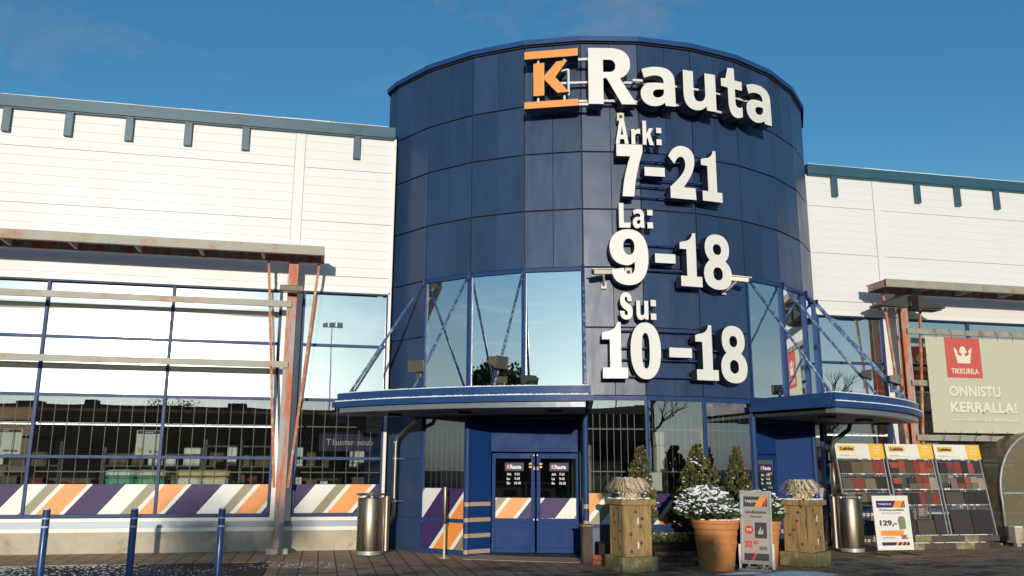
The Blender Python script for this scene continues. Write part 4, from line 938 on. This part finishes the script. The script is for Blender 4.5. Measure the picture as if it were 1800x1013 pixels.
dried_grass(4.98,-4.30,1.14,'drooping dried grass tuft with snow on the left pedestal',11); dried_grass(8.22,-4.10,1.11,'drooping dried grass tuft with snow on the right pedestal',12)
# ------------------------------------------------------------------ leaf clumps
def leaves(n,fn,rg,size,mats,up=.3):
    """fn(rg)->(point,outward) ; small bent leaf blades"""
    b=MB()
    for k in range(n):
        p,o=fn(rg); d=(o+Vector((rg.uniform(-.7,.7),rg.uniform(-.7,.7),rg.uniform(-.4,.8)+up))).normalized(); s=size*rg.uniform(.6,1.4)
        w=d.cross(Vector((rg.uniform(-1,1),rg.uniform(-1,1),rg.uniform(-1,1)))).normalized()*s*.33
        m=rg.choices(range(len(mats)),weights=[6,5,1.6,.7][:len(mats)])[0]
        b.quad([p-w*.4,p+d*s*.5-w,p+d*s,p+d*s*.5+w],m)
    return b
def blob(b,p,s,rg,mi=0):
    # small irregular snow lump
    n=6; rings=[(.75,-.25),(1,.1),(.7,.5),(.05,.68)]; base=len(b.v)
    for r,z in rings:
        for k in range(n):
            a=2*math.pi*k/n+rg.uniform(-.2,.2); q=r*s*rg.uniform(.75,1.15); b.v.append((p.x+q*math.cos(a),p.y+q*math.sin(a),p.z+z*s*.7))
    for i in range(len(rings)-1):
        for k in range(n): k2=(k+1)%n; b.f.append((base+i*n+k,base+i*n+k2,base+(i+1)*n+k2,base+(i+1)*n+k)); b.m.append(mi)
LM=[M['leaf_dark'],M['leaf_mid'],M['leaf_light'],M['leaf_brown']]
def conifer(x,y,z0,h,r,label,seed,snow,lean=0):
    t=empty('conifer',(x,y,0),label,'conifer','small pointed conifers by the tower windows'); rg=random.Random(seed)
    fl=[rg.uniform(.62,1.25) for _ in range(24)]
    def rad(s,a): return r*(1-s)**.95*1.3*(.35+.65*min(1,(s+.05)*6))*(fl[int((a/6.2832)*12)%12]*.6+fl[12+int(s*11)%12]*.4)
    cl_=[]
    for _ in range(int(210*r/.3)):
        s=rg.random()**1.15*.93; a=rg.uniform(0,6.28); q=rad(s,a)*rg.uniform(.55,1.0); cl_.append((s,a,q,rg.uniform(.03,.07)*(1-.75*s)))
    def fn(rg):
        s,a,q,w=rg.choice(cl_); c=Vector((q*math.cos(a)+lean*s,q*math.sin(a),z0+s*h)); o=Vector((math.cos(a)*.45,math.sin(a)*.45,1)).normalized()
        t_=rg.random(); return c+o*(t_*.13-.04)*(1-.45*s)+Vector((rg.gauss(0,1),rg.gauss(0,1),rg.gauss(0,.6)))*w*(1-t_*.6)*.55,o
    leaves(9000,fn,rg,.056,LM,.25).build('crown',LM,t,local=True)
    b=MB(); b.tube([(0,0,0),(0,0,z0),(lean*.5,0,z0+h*.5),(lean,0,z0+h*.95)],[.03,.025,.02,.004],8); b.build('trunk',M['bark'],t,local=True)
    b=MB(); b.lathe([(.001,.0),(.15,.0),(.19,.32),(.20,.33),(.20,.36),(.175,.36),(.17,.32),(0,.32)],(0,0,max(.0,z0-.5)),20); b.build('pot',M['brick_dark'],t,local=True,smooth=True)
    b=MB()
    for k in range(snow):
        s=rg.random()**.9*.92; a=rg.uniform(-2.9,1.0)*1; q=rad(s,a%6.28)*rg.uniform(.85,1.05); blob(b,Vector((q*math.cos(a)+lean*s,q*math.sin(a),z0+s*h)),rg.uniform(.012,.034),rg)
    b.build('snow',M['snow'],t,local=True,smooth=True)
conifer(5.52,-3.35,.70,1.33,.31,'small conifer behind the left pedestal, leftmost',21,60,.03)
conifer(6.62,-3.35,.55,1.53,.52,'biggest conifer behind the terracotta pot, dusted with snow',22,130)
conifer(7.50,-3.2,.70,1.35,.29,'slim conifer behind the small sale board, rightmost',23,26,-.03)
# ------------------------------------------------------------------ terracotta pot and shrubs
PX,PY=6.42,-4.42
t=empty('terracotta_pot',(PX,PY,0),'large terracotta pot with rim bands and swag relief in the sun','pot')
prof=[(.001,.0),(.275,.0),(.285,.02),(.295,.12),(.325,.40),(.345,.55),(.352,.56),(.356,.585),(.350,.60),(.352,.64),(.372,.655),(.380,.69),(.384,.735),(.402,.75),(.405,.79),(.395,.80),(.35,.80),(.345,.74),(.001,.73)]
b=MB(); b.lathe(prof,(PX,PY,0),48); b.build('body',M['terracotta'],t,autos=True)
b=MB()
def onpot(a,z): 
    r=.295+(z-.12)*.107+.004; a=R_(a); return Vector((PX+r*math.sin(a),PY-r*math.cos(a),z))
for c in (-72,-36,0,36,72):
    b.tube([onpot(c+ (-17+34*k/10),.45-.05*math.sin(math.pi*k/10)) for k in range(11)],.006,5)
    b.tube([onpot(c+5*math.cos(k*.9)*(1-k/12),.43+.03*math.sin(k*.9)*(1-k/12)) for k in range(10)],.006,5)
    b.tube([onpot(c-17,.45),onpot(c-17,.38),onpot(c-15,.36)],.005,5)
b.tube([onpot(-90+k*6,.32) for k in range(31)],.004,5)
b.build('swag_relief',M['terracotta'],t)
b=MB(); rg=random.Random(4)
for k in range(40): a=rg.uniform(-1.2,2.2); b.box(PX+.375*math.sin(a)-.02,PX+.375*math.sin(a)+.02,PY-.375*math.cos(a)-.018,PY-.375*math.cos(a)+.018,.801,.812+rg.random()*.008)
b.build('snow',M['snow'],t)
def shrub(x,y,z0,rx,ry,h,n,ns,label,seed,sz=(.03,.062)):
    t=empty('snowy_shrub',(x,y,z0),label,'shrub','snow covered shrubs in pots'); rg=random.Random(seed)
    lump=[(rg.uniform(0,6.28),rg.uniform(.2,.85),rg.uniform(.8,1.12)) for _ in range(16)]
    def dome(u,a):
        k=1.0
        for la,lr,lk in lump:
            if abs((a-la+3.14)%6.28-3.14)<.35 and abs(u-lr)<.2: k*=lk
        return Vector((rx*math.sin(u*1.75)*math.cos(a)*k,ry*math.sin(u*1.75)*math.sin(a)*k,h*(.25+.75*math.cos(u*1.75))*k))
    def fn(rg): u=rg.random()**.6; a=rg.uniform(0,6.28); p=dome(u,a)*rg.uniform(.55,1); return p,p.normalized()
    leaves(n,fn,rg,.075,LM[:3],.3).build('foliage',[M['leaf_dark'],M['leaf_green'],M['leaf_mid']],t,local=True)
    b=MB()
    for k in range(10): a=rg.uniform(0,6.28); b.tube([(0,0,-.06),(rx*.4*math.cos(a),ry*.4*math.sin(a),h*.4)],.008,5)
    b.build('stems',M['bark'],t,local=True)
    b=MB()
    k=0
    while k<ns:
        u=rg.random()**.6*.88; a=rg.uniform(0,6.28); p=dome(u,a)*rg.uniform(.93,1.05); m_=rg.choice((1,2,3,5,7)); k+=m_
        for _ in range(m_): blob(b,p+Vector((rg.gauss(0,.03),rg.gauss(0,.03),rg.gauss(0,.010))),rg.uniform(*sz)*(1.1-u*.55)*(.55+.45*rg.random()),rg)
    b.build('snow',M['snow'],t,local=True,smooth=True)
shrub(PX-.13,PY+.02,.78,.50,.42,.54,5200,1500,'dome shaped shrub loaded with snow in the terracotta pot',31)
t=empty('terracotta_pot',(7.42,-4.15,0),'second terracotta pot, mostly hidden in the shade behind the small sale board','pot')
b=MB(); b.lathe([(r*.78,z*.94) for r,z in prof],(7.42,-4.15,0),40); b.build('body',M['terracotta'],t,autos=True)
shrub(7.36,-4.12,.72,.42,.34,.50,3200,900,'shrub loaded with snow behind the small sale board',32)
# raised brick bed with ground cover
def brickbed(pts,courses,label,seed,mats=(0,1,2),h=.075,L=.25,name='brick_edging'):
    rg=random.Random(seed); b=MB()
    for c in range(courses):
        for (xa,ya),(xb,yb) in zip(pts,pts[1:]):
            A=Vector((xa,ya,0)); B=Vector((xb,yb,0)); d=(B-A); n=max(1,int(d.length/L)); d.normalize(); w=Vector((-d.y,d.x,0))
            s=-L/2 if c%2 else 0
            while s<(B-A).length-.03:
                s0=max(0,s); s1=min((B-A).length,s+L-.012)
                if s1-s0>.04: o=A+d*s0+Vector((0,0,c*(h+.008)))+w*rg.uniform(-.006,.006); b.obox(o,d*(s1-s0),w*.11,(0,0,h),rg.choice(mats))
                s+=L
    return tag(b.build(name,[M['brick'],M['brick_pale'],M['brick_dark'],M['brick_brown']],bevel=.006),label,'brick edging','brick edging of the flower bed')
brickbed([(5.55,-3.9),(7.0,-3.95)],3,'low weathered brick edging between the left pedestal and the terracotta pot',1,(1,2,2,3))
brickbed([(4.62,-3.35),(4.95,-3.75)],2,'short bright red brick corner left of the wooden pedestal',2,(0,))
brickbed([(7.2,-3.7),(9.2,-3.25)],4,'dark brick edging in the shade behind the right pedestal',5,(2,2,0))
b=MB(); b.prism([(4.75,-3.3),(5.05,-3.6),(5.55,-3.78),(7.0,-3.82),(9.1,-3.1),(8.3,-2.75),(4.85,-2.85)],-.05,.34); tag(b.build('flower_bed',M['soil']),'dark soil bed under the tower windows','flower bed')
t=empty('stone_post',(4.55,-3.22,0),'short mossy stone post beside the left doors, snow at its foot','stone post'); b=MB(); b.box(4.47,4.65,-3.3,-3.14,0,.62); b.build('body',M['brick_dark'],t,bevel=.02)
b=MB(); b.box(4.455,4.665,-3.315,-3.125,.621,.66); b.build('cap',M['moss'],t,bevel=.01)
t=empty('ground_cover_plant',(5.95,-3.72,.38),'low green leafy plant with frost behind the brick edging','plant'); rg=random.Random(9)
def fn(rg): p=Vector((rg.uniform(-.42,.5),rg.uniform(-.12,.14),rg.uniform(0,.12)-.0)); return p,Vector((0,-.4,.8))
leaves(1500,fn,rg,.05,LM[:3],.1).build('leaves',[M['leaf_green'],M['leaf_mid'],M['leaf_light']],t,local=True)
b=MB()
for k in range(60): blob(b,Vector((rg.uniform(-.4,.48),rg.uniform(-.12,.1),.11+rg.uniform(-.02,.05))),rg.uniform(.01,.022),rg)
b.build('frost',M['snow'],t,local=True,smooth=True)
# ------------------------------------------------------------------ sale boards
def board(x,y,rz,w,h,tilt,label,kind):
    t=empty('sale_board',(x,y,0),label,'sale board','sale boards standing in front of the shop',rz=rz)
    Rm=Matrix.Rotation(-tilt,4,'X')
    def bl(mb,name,mats,bevel=0):
        mb.v=[tuple(Rm@Vector(v)+Vector((0,0,.09))) for v in mb.v]; return mb.build(name,mats,t,local=True,bevel=bevel)
    fwid=.04; b=MB(); b.box(-w/2,w/2,0,.02,0,fwid); b.box(-w/2,w/2,0,.02,h-fwid,h); b.box(-w/2,-w/2+fwid,0,.02,fwid,h-fwid); b.box(w/2-fwid,w/2,0,.02,fwid,h-fwid); bl(b,'frame',M['paper'] if kind==2 else M['galv'],.004)
    b=MB(); b.box(-w/2+fwid,w/2-fwid,.008,.016,fwid,h-fwid); bl(b,'panel',M['paper'] if kind==2 else M['shaded_paper'])
    U,Vv=(1,0,0),(0,0,1); p=MB(); W=w-2*fwid; X=-W/2; Z=fwid; H=h-2*fwid
    def rect(a0,a1,b0,b1,mi,y=.004): p.box(X+a0*W,X+a1*W,y,.0075,Z+b0*H,Z+b1*H,mi)
    def skew(a0,a1,b0,b1,mi,y=.0035,s=.6): 
        hh=(b1-b0)*H; x0_,x1_=X+a0*W,X+a1*W; p.quad([(x0_,y,Z+b0*H),(x1_,y,Z+b0*H),(min(x1_+hh*s,X+.96*W),y,Z+b1*H),(min(x0_+hh*s,X+.96*W),y,Z+b1*H)],mi)
    def tx(s,a,bz,ww,hh,mi,bold=.03): add_text(p,s,(X+a*W,.001,Z+bz*H),U,Vv,ww*W,hh*H,mi,bold)
    # materials: 0 purple 1 orange 2 dark 3 white 4 red 5 olive
    if kind==2:
        rect(.06,.94,.80,.94,0); skew(.55,.80,.80,.94,1); skew(.84,.88,.80,.94,1); tx('TARJOUS',.10,.845,.42,.045,3,.02)
        tx('Polttopuusäkki',.14,.725,.74,.05,2,.03); tx('Kuivattu koivuklapi',.20,.675,.58,.03,2,.0)
        tx('129,-',.10,.42,.52,.13,2,.04); rect(.10,.80,.24,.345,1); skew(.72,.86,.20,.26,1); tx('20,-',.70,.16,.24,.09,2,.04)
        rect(.10,.94,.05,.115,0); skew(.50,.58,.05,.115,1); skew(.66,.72,.05,.115,1); skew(.80,.84,.05,.115,1)
        rect(.14,.5,.2,.212,5); rect(.14,.6,.18,.186,5)
        bag=path("M 12 0 L 86 2 L 100 60 L 92 92 L 60 100 L 20 96 L 2 70 Z"); vs,fs,nz=shape_mesh(bag,.004,lambda a,c:(a/100*.23*W,c/100*.27*H)); n0=len(p.v); p.v+=[(X+.66*W+a,.004-c,Z+.36*H+bb) for a,bb,c in vs]; 
        for f in fs: p.f.append(tuple(n0+i for i in f)); p.m.append(5)
        rect(.84,.89,.38,.58,6,.0)
    else:
        rect(.06,.94,.80,.95,7); skew(.45,.72,.80,.95,1); skew(.78,.86,.80,.95,4); tx('TARJOUS',.10,.85,.48,.05,3,.02)
        tx('Led-ulkokaluste',.10,.70,.80,.045,2,.03); tx('Yhteensä',.28,.64,.45,.035,2,.01)
        rect(.46,.90,.34,.57,2); p.tube([(X+.24*W,.0075,Z+.46*H),(X+.24*W,.003,Z+.46*H)],.07,18,4); tx('30%',.14,.445,.2,.035,3,.02)
        for k in range(5): rect(.58+.04*k,.60+.04*k,.40,.44+.03*(k%3),3,.002)
        tx('32',.08,.20,.28,.10,4,.05); tx('90',.39,.245,.18,.055,4,.04); tx('ERÄ!',.62,.17,.28,.06,2,.03)
        rect(.05,.95,.02,.12,7); skew(.3,.4,.02,.12,4)
    bl(p,'print',[M['purple'],M['orange'],M['txt_dark'],M['vwhite'],M['red'],M['olive'],M['sack1'],M['lamp_dark']])
    b=MB()
    if kind==2:
        for sx in (-1,1): b.tube([(sx*w*.38,-.24,.012),(sx*w*.38,.30,.012)],.012,8); b.tube([(sx*w*.38,.03,.012),(sx*w*.38,.03,.13)],.012,8)
        b.build('foot',M['lamp_dark'],t,local=True)
    else:
        b.box(-.26,.26,-.16,-.10,0,.03); b.box(-.26,.26,.22,.28,0,.03)
        for sx in (-.12,.12): b.box(sx-.02,sx+.02,-.14,.05,.03,.05); b.box(sx-.015,sx+.015,-.02,.01,.03,.14)
        b.build('foot',M['galv'],t,local=True)
        c=MB(); c.box(w/2-.006,w/2+.03,.0,.06,.02,.42); c.box(-w/2-.03,-w/2+.004,.02,.07,.02,.40); c.build('side_bracket',M['vwhite'],t,local=True)
board(10.97,-2.77,0,.80,1.03,R_(4),'white framed sale board reading 129,- in front of the right litter bin',2)
board(7.03,-4.62,R_(-40),.52,1.18,R_(7),'narrow silver framed sale board reading 32 90 leaning beside the terracotta pot',1)
# ------------------------------------------------------------------ stone sample racks
def rack(x0,label,seed):
    x1=x0+1.17; t=empty('sample_rack',((x0+x1)/2,-1.2,0),label,'display rack','stone sample racks by the right wing'); rg=random.Random(seed)
    lean=.18
    def P(x,z,d=0): return Vector((x,-1.32+lean*z+d,z))
    def panel(mb,xa,xb,za,zb,d0,d1,mi=0):
        o=P(xa,za,d0); mb.obox(o,(xb-xa,0,0),(0,d1-d0,0),P(xa,zb,d0)-o,mi)
    b=MB()
    for x in (x0,x1-.025): panel(b,x,x+.025,.12,2.16,0,.05)
    for z in (.22,.86,1.19,1.52,1.84): panel(b,x0+.025,x1-.025,z,z+.018,-.01,.05)
    b.bar(P(x0+.02,2.0,.05),(x0+.02,-.5,0.02),.03,.03); b.bar(P(x1-.02,2.0,.05),(x1-.02,-.5,.02),.03,.03); b.box(x0,x0+.03,-1.38,-.5,0.02,.06); b.box(x1-.03,x1,-1.38,-.5,.02,.06)
    b.build('frame',M['galv'],t)
    b=MB(); x=x0+.05
    while x<x1-.04: panel(b,x,x+.005,.24,1.84,.045,.05); x+=.05
    z=.28
    while z<1.84: panel(b,x0+.03,x1-.03,z,z+.005,.05,.055); z+=.05
    b.build('wire_mesh',M['galv'],t)
    b=MB(); panel(b,x0-.01,x1+.01,1.86,2.18,-.035,-.02,0); panel(b,x0+.82,x1+.01,1.862,2.178,-.038,-.0355,1); panel(b,x0+.07,x0+.47,2.01,2.13,-.039,-.0355,1)
    h=b.build('header_board',[M['paper'],M['yellow']],t)
    b=MB(); v=(P(0,2,0)-P(0,1,0)).normalized(); add_text(b,'Lakka',P(x0+.11,2.035,-.042),(1,0,0),v,.32,.075,0,.055)
    for k,(z,wd) in enumerate(((2.10,.2),(2.03,.24),(1.96,.2))): add_text(b,('Tee','kaunis','piha')[k],P(x0+.91,z,-.042),(1,0,0),v,wd*.8,.04,1,.02)
    panel(b,x0+.07,x0+.30,1.925,1.932,-.04,-.0355,2); panel(b,x0+.07,x0+.62,1.905,1.911,-.04,-.0355,2)
    b.build('lettering',[M['txt_dark'],M['paper'],M['olive']],h)
    # samples
    rows=[(1.54,1.82),(1.21,1.47),(.88,1.15),(.25,.82)]
    for ri,(za,zb) in enumerate(rows):
        if ri==3:
            x=x0+.06; zt=za
            for (a,bz,w,hh) in ((.05,za,.34,.24),(.42,za,.42,.30),(.05,za+.26,.3,.26),(.86,za,.26,.42)) if seed!=3 else ((.06,za,.5,.5),(.58,za,.5,.5)):
                s=MB(); panel(s,x0+a,x0+a+w,bz,bz+hh,-.03,.0); s.build('stone_sample',M['tile%d'%rg.choice((0,6,8,0))],t,bevel=.003)
            continue
        x=x0+.04
        if seed==1: ws=[.27,.27,.27,.27]
        elif ri==2 and seed==3: ws=[.46,.30,.30]
        else: ws=[.2,.17,.2,.16,.16,.18]
        for k,w in enumerate(ws):
            if x+w>x1-.02: break
            if rg.random()<.1 and seed>1: x+=w+.01; continue
            if seed==1: c=[0,1,2,3][k] if ri==0 else [1,3,4,6][k] if ri==1 else [7,2,8,0][k]
            else: c=rg.choice([0,1,2,3,4,5,7,9,6,8,5,3]) if ri<2 else rg.choice((0,8,6,3))
            s=MB(); hh=(zb-za)*rg.uniform(.82,1)
            if rg.random()<.45 and seed>1:
                panel(s,x,x+w-.008,za,za+hh*.48,-.03,.0,0); panel(s,x,x+w-.008,za+hh*.5,za+hh,-.03,.0,1); ms=[M['tile%d'%c],M['tile%d'%rg.choice([5,9,7,3,0])]]
            else: panel(s,x,x+w-.008,za,za+hh,-.03,.0); ms=[M['tile%d'%c]]
            s.build('stone_sample',ms,t,bevel=.003); x+=w
    s=MB()
    for z in (1.84,1.52,1.19,.86):
        for k in range(4): a=rg.uniform(.05,1.0); panel(s,x0+a,x0+a+.09,z-.006,z+.03,-.0125,-.0105)
    s.build('price_tag',M['paper'],t)
rack(10.96,'stone sample rack with plain brown and red slabs, leftmost of the three',1); rack(12.20,'stone sample rack with orange and tan brick samples, middle one of the three',2); rack(13.43,'stone sample rack with dark patterned paving slabs, rightmost of the three',3)
for i,(x0,x1,y,z,l) in enumerate(((12.15,14.2,-1.72,.14,'snow dusted timber sleeper lying in front of the sample racks, upper one'),(11.9,13.9,-1.86,0.0,'dark timber sleeper on the paving in front of the sample racks, lower one'))):
    t=empty('timber_sleeper',(x0,y,z),l,'timber','timber sleepers by the sample racks'); b=MB()
    x=x0; rg=random.Random(i+50); k=0
    while x<x1-.1: w=rg.uniform(.3,.5); b.box(x,min(x+w,x1),y-.07,y+.07,z,z+.13,k%3); x+=w+.003; k+=1
    b.build('beam',[M['moss'],M['wood_dark'],M['brick_dark']],t,bevel=.008)
    b=MB()
    for k in range(50): a=rg.uniform(x0,x1-.1); w=rg.uniform(.03,.12); b.box(a,a+w,y-.05+rg.uniform(0,.03),y+.06,z+.131,z+.137+rg.random()*.006)
    b.build('snow',M['snow'],t)
t=empty('small_planter',(14.83,-1.55,0),'small grey snow topped planter block at the end of the timber sleepers','planter'); b=MB(); b.prism([(14.72,-1.65),(14.95,-1.65),(14.95,-1.45),(14.72,-1.45)],.12,.40); b.build('box',M['concrete'],t,bevel=.01)
b=MB(); b.box(14.69,14.98,-1.68,-1.42,.08,.12); b.box(14.78,14.89,-1.6,-1.5,.0,.08); b.build('foot',M['concrete'],t); b=MB(); b.box(14.73,14.94,-1.64,-1.46,.401,.43); b.build('snow',M['snow'],t,bevel=.01)
# ------------------------------------------------------------------ trolley shelter at the right edge
t=empty('trolley_shelter',(16.0,-.6,0),'brownish clear plastic trolley shelter with a curved roof at the right edge','shelter')
cx0,rr_=16.02,1.20; arc=[(14.84,.15),(14.84,.9)]+[(cx0-rr_*math.cos(R_(a)),1.15+1.32*math.sin(R_(a))) for a in range(0,181,12)]+[(17.2,.9),(17.2,.15)]
for y in (-1.25,-.15,):
    b=MB(); b.tube([(x,y,z) for x,z in arc],.026,8); b.build('hoop',M['galv'],t,smooth=True)
b=MB()
for (xa,za),(xb,zb) in zip(arc,arc[1:]):
    d=Vector((xb-xa,0,zb-za)); nn=Vector((-d.z,0,d.x)).normalized(); b.obox((xa,-1.22,za),d,(0,1.04,0),nn*.006)
b.build('curved_sheet',M['poly'],t)
b=MB(); b.prism(arc,0,.006); b.v=[(x,-1.245+z,y) for x,y,z in b.v]; b.build('end_panel',M['poly'],t)
b=MB(); b.box(14.84,17.2,-1.27,-1.25,1.10,1.14); b.box(14.84,17.2,-1.27,-1.25,.13,.17); b.build('cross_rail',M['galv'],t)
b=MB(); b.box(14.8,17.3,-1.3,-.1,.0,.1); b.build('base',M['lamp_dark'],t); b=MB(); b.box(14.9,17.2,-1.33,-1.28,.10,.13); b.build('snow',M['snow'],t)
# ------------------------------------------------------------------ snow on the ground
rg=random.Random(77); b=MB()
def flake(x,y,s,z=0.0):
    n=5; a0=rg.uniform(0,6); P=[(x+s*rg.uniform(.5,1)*math.cos(a0+k*1.2566)*1.5,y+s*rg.uniform(.5,1)*math.sin(a0+k*1.2566),z+.002) for k in range(n)]; c=(x,y,z+.004+s*.25)
    for k in range(n): b.quad([P[k],P[(k+1)%n],c])
for k in range(3000):
    x=rg.uniform(-7.5,0.8); y=-2.05-abs(rg.gauss(0,1.15)); 
    cl_=math.sin(x*2.3+y*1.7)+math.sin(x*.9-y*3.1)*.8+(-x-2.6)*.5
    if rg.random()>.5+.35*cl_: continue
    flake(x,y,rg.uniform(.006,.026)*(1.25 if x<-2.8 else .7),-.012 if x<-.8 else 0.0)
for k in range(900):
    x=rg.uniform(-1,16); y=rg.uniform(-6.5,-2.2)-(1.6 if x<5 else 0); 
    if rg.random()<.5+.4*math.sin(x*1.7+y*2): flake(x,y,rg.uniform(.004,.018))
tag(b.build('snow_dusting',M['snow']),kind='stuff')
def mound(x,y,rx,ry,h,seed):
    rg=random.Random(seed); b=MB(); n=26; rings=6; base=0; ff=[rg.uniform(.75,1.2) for _ in range(n)]
    for i in range(rings+1):
        s=i/rings
        for k in range(n):
            a=2*math.pi*k/n; q=s*ff[k]; b.v.append((x+rx*q*math.cos(a),y+ry*q*math.sin(a),h*(1-s*s)*rg.uniform(.85,1.1)-.01*s))
    for i in range(rings):
        for k in range(n): k2=(k+1)%n; b.f.append((i*n+k,(i+1)*n+k,(i+1)*n+k2,i*n+k2)); b.m.append(0)
    tag(b.build('snow_patch',M['snow'],smooth=True),kind='structure')
mound(-4.75,-4.75,.55,.4,.14,1); mound(7.2,-5.4,.75,.28,.07,2); mound(6.6,-5.05,.55,.09,.03,3)
# ------------------------------------------------------------------ the other side of the car park (seen in the glass, shades the ground)
t=empty('opposite_building',(-10,-64,0),'long low dark brick building across the car park, reflected in the shop windows','building')
b=MB(); b.box(-90,28,-76,-60,-.1,6.3); b.build('wall',M['opp'],t); b=MB(); b.box(-91,28.5,-76.5,-59.6,6.3,6.65); b.build('roof',M['opp_roof'],t)
b=MB()
for x in (-60,-44,-33,-27,-21.5,-15,-9,-4.5,4,16): w=rg.uniform(.6,2.2); b.box(x,x+w,-68,-66,6.65,7.0+rg.uniform(.1,.6))
b.build('roof_plant',M['opp_roof'],t)
b=MB()
for k in range(29): x=-88+4*k; b.box(x,x+2.2,-59.98,-59.9,2.2,3.8)
b.build('window_row',M['in_dark'],t)
def tree(x,y,h,r,label,seed,bare=False,spr=1.0,ls=.42,thin=1.0):
    t=empty('bare_tree' if bare else 'dark_tree',(x,y,0),label,'tree','trees across the car park'); rg=random.Random(seed); b=MB()
    b.tube([(0,0,-.1),(.1,0,h*.3),(.0,.1,h*.62),(0,0,h*.95)],[.22*thin,.17*thin,.10*thin,.02],8); tips=[]
    def branch(p,d,L,rad,dep):
        q=p+d*L; b.tube([p,(p+q)/2+Vector((rg.uniform(-1,1),rg.uniform(-1,1),0))*L*.06,q],[rad,rad*.8,rad*.5],5,caps=False); tips.append(q)
        if dep>0:
            for _ in range(3 if not bare else 4): 
                nd=(d+Vector((rg.uniform(-.75,.75),rg.uniform(-.75,.75),rg.uniform(-.1,.7)))).normalized(); branch(p+d*L*rg.uniform(.5,1),nd,L*rg.uniform(.55,.75),rad*.5,dep-1)
    for k in range(9 if bare else 12):
        z=h*rg.uniform(.25,.8); a=rg.uniform(0,6.28); branch(Vector((0,0,z)),Vector((math.cos(a),math.sin(a),rg.uniform(.4,1.1))).normalized(),r*rg.uniform(.45,.75)*(1.2-z/h*.6),.09,3 if bare else 1)
    b.build('trunk',M['bark'],t,local=True)
    if not bare:
        def fn(rg): c=rg.choice(tips); p=c+Vector((rg.gauss(0,.55*spr),rg.gauss(0,.55*spr),rg.gauss(0,.5*spr))); return p,Vector((0,0,1))
        leaves(7000,fn,rg,ls,LM[:3],.1).build('crown',LM[:3],t,local=True)
for i,(d,az,h,r) in enumerate(((62,-52.5,10.4,3.4),(66,-56,12.2,3.6),(60,-59.5,11.0,3.2),(64,-63,7.6,2.8),(60,-67,6.5,2.6))):
    tree(2.6+math.sin(R_(az))*d,-3.2-math.cos(R_(az))*d,h,r,('southernmost dark tree of the row across the car park','tallest dark tree, second from the south end of the row across the car park','middle dark tree of the row across the car park','lower dark tree, second from the north end of the row across the car park','northernmost and smallest dark tree of the row across the car park')[i],90+i)
tree(21,-38,9.5,4.2,'large bare tree across the car park, mirrored in the middle ground floor glass',101,True)
tree(33,-34,8,3.6,'smaller bare tree across the car park, farther right',102,True)
tree(-9.6,-40,5.5,1.7,'small bushy tree in the car park whose soft shade falls on the concrete base',103,False,.6,.10,.5)
tree(-.35,-35,4.5,.9,'low narrow evergreen added out of view, straight behind the viewer, to shade the brick edging and pot',104,False,.22,.22,.5)  # invented occluder, throws shade on the brick edging and left of the pot
def mast(x,y,h,label):
    t=empty('light_mast',(x,y,0),label,'light mast','floodlight masts in the car park'); b=MB(); b.tube([(0,0,-.1),(0,0,h)],[.13,.06],10); b.build('pole',M['galv'],t,local=True)
    b=MB(); b.box(-1.3,1.3,-.04,.04,h-.1,h); b.build('cross_arm',M['galv'],t,local=True)
    for k in (-1,0,1): b=MB(); b.box(k*1.0-.4,k*1.0+.4,-.1,.3,h,h+.5); b.build('lamp',M['galv'],t,local=True,bevel=.03)
mast(.45,-105,21.2,'tall car park light mast with three lamps, mirrored in the window left of the tower')
